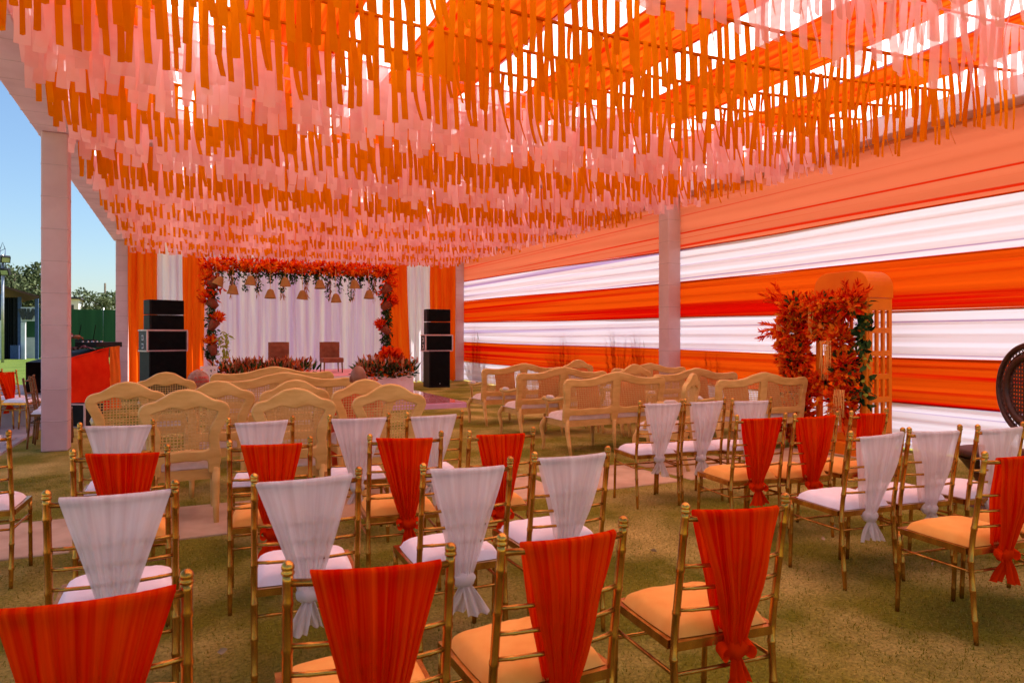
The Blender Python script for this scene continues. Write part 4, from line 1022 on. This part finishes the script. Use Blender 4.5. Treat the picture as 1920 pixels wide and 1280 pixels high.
def seated(x, y, rz, zseat, shirt, label, headz, hair=None, slump=0.0, zoff=0):
    t = thing('person', label, 'person', (x, y, zoff), rz)
    zs = zseat; ch = headz-.30
    pts = [(0,.10,zs+.08),(0,.07,zs+.24),(0,.06,ch),(0,.08,ch+.08),(-.10,.10,zs+.08),(-.13,.50,zs+.08),(-.13,.52,zs-.15),(-.13,.50,.08),(.10,.10,zs+.08),(.13,.50,zs+.08),(.13,.52,zs-.15),(.13,.50,.08),
           (-.17,.06,ch-.01),(-.22,.08,ch-.24),(-.16,.30,zs+.16),(.17,.06,ch-.01),(.22,.08,ch-.24),(.16,.30,zs+.16)]
    ed = [(0,1),(1,2),(2,3),(0,4),(4,5),(5,6),(6,7),(0,8),(8,9),(9,10),(10,11),(2,12),(12,13),(13,14),(2,15),(15,16),(16,17)]
    rd = [(.15,.12),(.15,.11),(.13,.09),(.055,.055),.095,.075,.062,.045,.095,.075,.062,.045,.062,.05,.036,.062,.05,.036]
    skin_body('body', pts, ed, rd, shirt, t)
    head(t, (0,.10,headz-.118), M['skin'], hair)
    nk = MB(); nk.tube([(0,.07,ch+.02),(0,.09,headz-.16)], [.055,.05], 10); nk.build('neck', M['skin'], t)
    hand(t, (-.15,.34,zs+.15), (.1,1,-.1), M['skin'], 1); hand(t, (.15,.34,zs+.15), (-.1,1,-.1), M['skin'], -1)
    for s in (-1,1):
        m = MB(); P = [[(s*.13+u*.045*(1-.2*v), .44+v*.24, .005+.075*(1-.55*v)*math.sqrt(max(0,1-u*u))) for u in np.linspace(-1,1,9)] for v in np.linspace(0,1,7)]
        m.grid(P); m.build('shoe', M['black_box'], t)
    return t
seated(1.56, 6.60, 0, .50, M['kurta'], 'bald person in red-orange shirt seated in a cane armchair, seen from behind', 1.165)
seated(*at(-14,655,d=22)[:2], R(150), .46, M['trouser'], 'person in dark clothes sitting beyond the paved walk', 1.30, M['hair'], zoff=.024)
def dj():
    q = at(103, d=12.6); t = thing('person', 'person in plaid shirt standing behind the draped sound desk', 'person', (q.x, q.y, .44), R(-70))
    legs = [(0,0,.95),(-.09,0,.88),(-.10,.02,.48),(-.10,-.02,.06),(.09,0,.88),(.10,.03,.48),(.10,0,.06)]
    skin_body('trousers', legs, [(0,1),(1,2),(2,3),(0,4),(4,5),(5,6)], [(.15,.11),.10,.07,.055,.10,.07,.055], M['trouser'], t)
    tp = [(0,0,.92),(0,.0,1.15),(0,.01,1.38),(0,.02,1.46),(-.19,.01,1.38),(-.27,.03,1.12),(-.20,.24,1.02),(.19,.01,1.38),(.27,.03,1.12),(.20,.24,1.02)]
    skin_body('shirt', tp, [(0,1),(1,2),(2,3),(2,4),(4,5),(5,6),(2,7),(7,8),(8,9)], [(.16,.115),(.16,.11),(.14,.095),(.06,.06),.07,.055,.042,.07,.055,.042], M['plaid'], t)
    head(t, (0,.04,1.62), M['skin'], M['hair'])
    nk = MB(); nk.tube([(0,.02,1.40),(0,.03,1.54)], [.056,.05], 10); nk.build('neck', M['skin'], t)
    hand(t, (-.18,.28,1.01), (.1,1,-.1), M['skin'], 1); hand(t, (.18,.28,1.01), (-.1,1,-.1), M['skin'], -1)
    m = MB(); m.lathe([(.066,.30),(.070,.31),(.070,.36),(.066,.37)], 14, (-.10,.01,0)); m.build('yellow_band', M['hi_vis'], t)
    for s in (-1,1):
        m = MB(); P = [[(s*.10+u*.045*(1-.2*v), -.06+v*.25, .0+.08*(1-.55*v)*math.sqrt(max(0,1-u*u))) for u in np.linspace(-1,1,9)] for v in np.linspace(0,1,7)]
        m.grid(P); m.build('shoe', M['black_box'], t)
dj()
# DJ platform, draped desk, mixer
m = MB(); m.box(-4.0,-1.78,13.2,17.4,.0,.44); o = m.build('sound_platform', M['paving'], None, False); bevel(o,.01); tag(o, 'low grey platform under the draped sound desk', 'platform')
dk = thing('sound_desk', 'sound desk draped in red and orange cloth with mixer on top', 'desk', (0,0,0))
a, b, c_ = at(112, d=11.9), at(205, d=13.2), at(225, d=13.35); a2, b2 = a+Vector((-.55,.35,0)), c_+Vector((-.75,.35,0))
def quad_drape(p, q, z0p, z0q, name, mat, wob=.012, flare=.0):
    P = []; nn = Vector((q.y-p.y, -(q.x-p.x), 0)).normalized()
    for j in range(16):
        v = j/15; row = []
        for i in range(30):
            u = i/29; base = p.lerp(q, u); zt = z0p+(z0q-z0p)*u
            row.append((base.x+nn.x*(wob*math.sin(u*14+v*6)+.02*math.sin(v*9+u*3)+flare*(1-v)), base.y+nn.y*(wob*math.sin(u*14+v*6)+flare*(1-v)), .05+(zt-.05)*v))
        P.append(row)
    mm = MB(); mm.grid(P); return mm.build(name, mat, dk)
quad_drape(a, b, 1.03, 1.25, 'red_cloth', M['dj_red'], flare=.03); quad_drape(b, c_, 1.25, 1.27, 'orange_cloth', M['dj_or'], flare=.06)
m = MB(); m.add([(a.x,a.y,1.0),(b.x,b.y,1.22),(c_.x,c_.y,1.24),(b2.x,b2.y,1.20),(a2.x,a2.y,1.0)], [(0,1,2,3,4)]); m.add([(a2.x,a2.y,.44),(b2.x,b2.y,.44),(b2.x,b2.y,1.2),(a2.x,a2.y,1.0)],[(0,1,2,3)]); m.build('table_board', M['black_box'], dk, False)
def rbox(name, mat, px, d, z0, wx, wy, hz, rz, label, cat, parent=None, group=None):
    q = at(px, d=d); t = MB(); t.box(-wx/2,wx/2,-wy/2,wy/2,0,hz); o = t.build(name, mat, parent, False, (q.x,q.y,z0), (0,0,R(rz))); bevel(o,.008)
    if label: tag(o, label, cat)
    return o
mx_ = rbox('mixing_console', M['black_box'], 186, 13.3, 1.245, .42, .8, .10, -28, 'black mixing console on the draped sound desk', 'mixer')
for i in range(7):
    kk = MB(); kk.lathe([(.018,0),(.016,.02),(0,.022)], 8, (-.12+.04*(i%3), -.3+.09*i, .10)); kk.build('knob', M['metal'], mx_)
rc = rbox('wireless_receiver', M['black_box'], 161, 13.6, 1.345, .34, .16, .05, -22, 'black wireless receiver box with two aerials on the sound desk', 'receiver')
for s in (-1,1):
    kk = MB(); kk.tube([(s*.14,0,.05),(s*.14+.05,0,.34)], .008, 6); kk.build('aerial', M['black'], rc)
mz = MB(); P = [[(u*.28+.03*math.sin(v*5), v*.20, .06*math.sin(u*5+v*3)*(1-v*v)*(1-u*u)+.05*(1-u*u)) for u in np.linspace(-1,1,15)] for v in np.linspace(-1,1,13)]
mz.grid(P); q = at(150,d=12.9); o = mz.build('crumpled_scarf', M['plaid'], None, loc=(q.x,q.y,1.20)); tag(o, 'crumpled checked scarf lying on the draped sound desk', 'scarf')
mon = rbox('floor_monitor', M['black_box'], 150, 11.1, .0, .52, .40, .36, -35, 'black floor monitor with pale edging under the sound desk', 'speaker')
e = MB()
for zz in (.0,.36): e.box(-.27,.27,-.21,-.19,zz+.0,zz+.02)
for xx in (-.26,.26): e.box(xx-.012,xx+.012,-.212,-.19,.02,.36)
e.build('edging', M['edge'], mon, False)

# printed sack beyond the armchairs
def sack():
    q = at(371, 714, d=8.2); m = MB(); P = []
    for j in range(15):
        th = math.pi*j/14; row = []
        for i in range(25):
            a = 2*math.pi*i/24; rr = 1+.06*math.sin(3*a+2*th)+.04*math.sin(7*a-3*th)
            row.append((.125*rr*math.sin(th)*math.cos(a), .10*rr*math.sin(th)*math.sin(a), .135*math.cos(th)*(1+.05*math.sin(2*a))))
        P.append(row)
    m.grid(P); o = m.build('printed_sack', M['sack'], None, loc=(q.x, q.y, q.z), rot=(0,0,R(-YAW*0+25))); tag(o, 'round pinkish sack with red printed lettering standing behind the armchairs', 'sack')
    for k, (txt, sz, zz, xx) in enumerate((('A TEMBO', .040, .030, 0), ('KAMATPUR', .040, -.018, 0))):
        cu = bpy.data.curves.new('print', 'FONT'); cu.body = txt; cu.size = sz; cu.align_x = 'CENTER'; cu.extrude = .002
        tmp = bpy.data.objects.new('print', cu); C.objects.link(tmp); dg = bpy.context.evaluated_depsgraph_get(); dg.update()
        me = bpy.data.meshes.new_from_object(tmp.evaluated_get(dg)); bpy.data.objects.remove(tmp)
        for v in me.vertices:
            x, z = v.co.x+xx, v.co.y+zz; yb = -.108*math.sqrt(max(.05, 1-(x/.13)**2-(z/.14)**2))-.004-v.co.z; v.co = (x, yb, z)
        me.materials.clear(); me.materials.append(M['red_print']); link('red_lettering', me, o)
    st = MB(); st.lathe([(.02,0),(.022,.02),(.012,.04),(.012,q.z-.15),(.12,q.z-.14),(.125,q.z-.12),(0,q.z-.118)], 14, (q.x,q.y,0))
    st.lathe([(.16,0),(.16,.02),(.02,.03)], 14, (q.x,q.y,0)); o2 = st.build('side_stand', M['wood']); tag(o2, 'small round stand holding the printed sack', 'stand')
sack()

# ------------------------------------------------------------------ outside, beyond the open side
fn = thing('green_fence', 'tall dark green cloth fence beyond the lawn', 'fence', (0, 56, 0))
for k in range(16):
    x0 = -11+k*2.0; m = MB(); P = [[(x0+1.98*i/10, .012*math.sin(i*1.3+k)+.008*math.sin(j*2+i), 3.35*j/6) for i in range(11)] for j in range(7)]
    m.grid(P); m.build('cloth_panel', M['fence'], fn)
    m = MB(); m.tube([(x0,.12,0),(x0,.12,3.5)], .04, 6); m.build('post', M['metal'], fn)
hut = thing('open_shed', 'open shed with black curtain, blue posts and sloping rusty roof', 'shed', (0, 0, 0))
hx = lambda px, d=44.: at(px, d=d)
def hpost(px, z, mat, name, wd=.2, d=44.):
    q = hx(px, d); m = MB(); m.box(q.x-wd/2,q.x+wd/2,q.y-wd/2,q.y+wd/2,0,z); m.build(name, mat, hut, False)
hpost(2,4.2,M['hut_blue'],'blue_post',.25); hpost(37,4.0,M['hut_blue'],'blue_post',.18); hpost(69,3.9,M['hut_blue'],'blue_post',.18)
q0, q1 = hx(6,44.4), hx(35,44.4)
m = MB(); P = [[tuple(q0.lerp(q1,i/24)+Vector((.08*math.sin(i*1.7), .12*math.sin(i*1.3), 4.0*j/5))) for i in range(25)] for j in range(6)]; m.grid(P); m.build('black_curtain', M['tarp'], hut)
def hpanel(pa, pb, z0, z1, mat, name, d=44.):
    qa, qb = hx(pa,d), hx(pb,d); m = MB(); a_ = math.atan2(qb.y-qa.y, qb.x-qa.x); L = (qb-qa).length
    m.box(0,L,-.05,.05,z0,z1, Matrix.Translation((qa.x,qa.y,0)) @ Matrix.Rotation(a_,4,'Z')); return m.build(name, mat, hut, False)
hpanel(38,48,0,2.4,M['hut_white'],'white_wall'); hpanel(-16,5,0,2.5,M['hut_white'],'white_wall',43.8); hpanel(-16,4.5,2.55,3.7,M['hut_blue'],'blue_panel',43.8)
hpanel(38,68,2.45,3.35,M['hut_white'],'patterned_sign'); hpanel(20,36,.02,.9,M['hut_blue'],'blue_panel',43.6); hpanel(48,68,.0,1.4,M['hut_white'],'low_white_wall',46)
for i in range(10):
    qa = hx(39.5+i*2.9, 43.9); m = MB(); m.box(-.06,.06,-.02,.02,-.36,.36, Matrix.Translation((qa.x,qa.y,2.9)) @ Matrix.Rotation(R(random.uniform(-25,25)),4,'Y')); m.build('dark_strip', M['grey_box'], hut, False)
ra, rb = hx(-20,43.2), hx(74,43.2); m = MB(); bk = Vector((-2.0,5.5,0))
m.add([ra+Vector((0,0,4.95)), rb+Vector((0,0,4.02)), rb+bk+Vector((0,0,3.9)), ra+bk+Vector((0,0,4.8)), ra+Vector((0,0,4.83)), rb+Vector((0,0,3.90)), rb+bk+Vector((0,0,3.78)), ra+bk+Vector((0,0,4.68))], [(0,1,2,3),(7,6,5,4),(0,4,5,1),(1,5,6,2),(2,6,7,3),(3,7,4,0)]); m.build('roof', M['hut_roof'], hut, False)
ba, bb = hx(-20,48.5), hx(37,48.5); m = MB(); m.add([ba,bb,bb+Vector((0,0,3.9)),ba+Vector((0,0,4.6))],[(0,1,2,3)]); m.build('back_wall', M['tarp'], hut, False)
# light mast
q = at(5, d=38); t = thing('light_mast', 'slim pale mast carrying two floodlights beside the shed', 'mast', (q.x,q.y,0))
m = MB(); m.tube([(0,0,0),(0,0,6.0)], .07, 8); m.build('mast', M['metal'], t)
m = MB()
for s in (-.12,.12): m.tube([(s,0,5.0),(s,0,6.3)], .02, 6)
for k in range(5): m.tube([(-.12,0,5.0+k*.3),(.12,0,5.15+k*.3)], .015, 5)
m.tube([(-.12,0,6.3),(0,0,6.7),(.12,0,6.3)], .02, 6); m.build('truss_head', M['hut_blue'], t)
for z, a_ in ((5.75,20),(5.05,-15)):
    m = MB(); m.box(-.22,.22,-.12,.12,-.18,.18, Matrix.Translation((.15,-.15,z)) @ Matrix.Rotation(R(a_),4,'Z') @ Matrix.Rotation(R(25),4,'X')); o = m.build('floodlight', M['black_box'], t, False)
    m = MB(); m.box(-.17,.17,-.135,-.122,-.13,.13, Matrix.Translation((.15,-.15,z)) @ Matrix.Rotation(R(a_),4,'Z') @ Matrix.Rotation(R(25),4,'X')); m.build('lens', M['metal'], o, False)
def tree(px, d, h, r_, label, n=1500, lf=.28, trunk=.2):
    q = at(px, d=d); t = thing('tree', label, 'tree', (q.x,q.y,0), 0, 'trees beyond the fence')
    m = MB(); m.tube([(0,0,0),(.1,0,h*.3),(-.05,.1,h*.6),(0,0,h*.85)], [trunk,trunk*.8,trunk*.5,trunk*.15], 8)
    P=[]; D=[]
    for k in range(15):
        a_ = random.random()*6.28; rr = r_*random.uniform(.35,.95); z = h*random.uniform(.42,.95); rr *= 1-.55*abs((z/h-.65)/.35)**2
        e_ = Vector((rr*math.cos(a_), rr*math.sin(a_), z)); st_ = Vector((0,0,z-h*.22))
        m.tube([st_, st_.lerp(e_,.5)+Vector((0,0,.15*r_)), e_], [trunk*.35,trunk*.2,trunk*.06], 6)
        k2 = n//15; d_ = rdir(k2); cl = r_*random.uniform(.28,.46)
        P.append(np.array(e_)+d_*np.array([1,1,.75])*cl*(.35+.65*rng.random(k2))[:,None]); D.append(d_+rng.normal(size=(k2,3))*.6)
    m.build('trunk', M['bark'], t); link('crown', leaf_mesh('crown', np.concatenate(P), np.concatenate(D), lf, lf*.55, M['tree_leaf']), t)
tree(28, 62, 8.4, 3.6, 'broad grey-green tree rising behind the open shed', 4200, .36, .3)
tree(62, 70, 5.8, 2.6, 'smaller leafy tree behind the shed roof end and column', 2200, .34)
tree(3, 66, 7.8, 3.2, 'leafy tree half hidden by the light mast', 2600, .36)
tree(182, 74, 6.2, 2.3, 'small leaning tree beside the utility pole above the fence', 1500, .36)
tree(152, 78, 4.9, 1.8, 'low rounded tree above the fence beside the white house', 1500, .34)
q = at(197, d=76); t = thing('utility_pole', 'thin utility pole with wires above the green fence', 'pole', (q.x,q.y,0))
m = MB(); m.tube([(0,0,0),(0,0,7.4)], [.13,.10], 8); m.build('pole', M['bark'], t); m = MB(); m.box(-.7,.7,-.06,.06,6.2,6.32); m.build('crossarm', M['bark'], t, False)
m = MB(); m.tube([(-.6,0,6.3),(-3.5,0,5.5),(-8,0,5.2)], .03, 5); m.tube([(.6,0,6.3),(4,0,5.6),(9,0,5.4)], .03, 5); m.build('wire', M['black_box'], t)
q = at(132, d=70); t = thing('far_house', 'small white flat-roofed house behind the green fence', 'house', (q.x,q.y,0))
m = MB(); m.box(-1.6,.7,0,4,0,5.3); m.build('wall', M['hut_white'], t, False); m = MB(); m.box(-1.8,.95,-.2,4.2,5.302,5.5); m.build('roof', M['grey_box'], t, False)
for xx in (-1.1,-.2):
    m = MB(); m.box(xx,xx+.5,-.03,.02,3.9,4.7); m.build('window', M['grey_box'], t, False)
# sitting block on the walk: white curb at lawn edge
m = MB(); m.box(-16,-1.95,22.3,22.5,0,.09); o = m.build('lawn_kerb', M['slab'], None, False); tag(o, kind='structure')
# a few fallen dry leaves
P = []; 
for k, (px, py) in enumerate(((407,1222),(1232,1033),(1385,1030),(1540,1010),(905,1185),(1745,1055),(1330,1120),(700,1240),(1560,985))):
    q = at(px, py, z=.022); n = 1
    me = leaf_mesh('fallen_leaf', [(0,0,0)], [(math.cos(k*2.1), math.sin(k*2.1), .12)], .045, .028, M['litter'])
    o = link('fallen_leaf', me, None, q); tag(o, 'small dry fallen leaf lying on the worn grass', 'leaf', 'fallen leaves on the grass')

# clouds of small petals and leaves are joined parts
for o in C.objects:
    if o.parent and o.type == 'MESH' and any(w_ in o.name for w_ in ('leaves','blooms','flowers','plumes','cane_panel','tassel','spray','climber','sprigs','vine','dome','climbing','trailing')): o['kind'] = 'stuff'
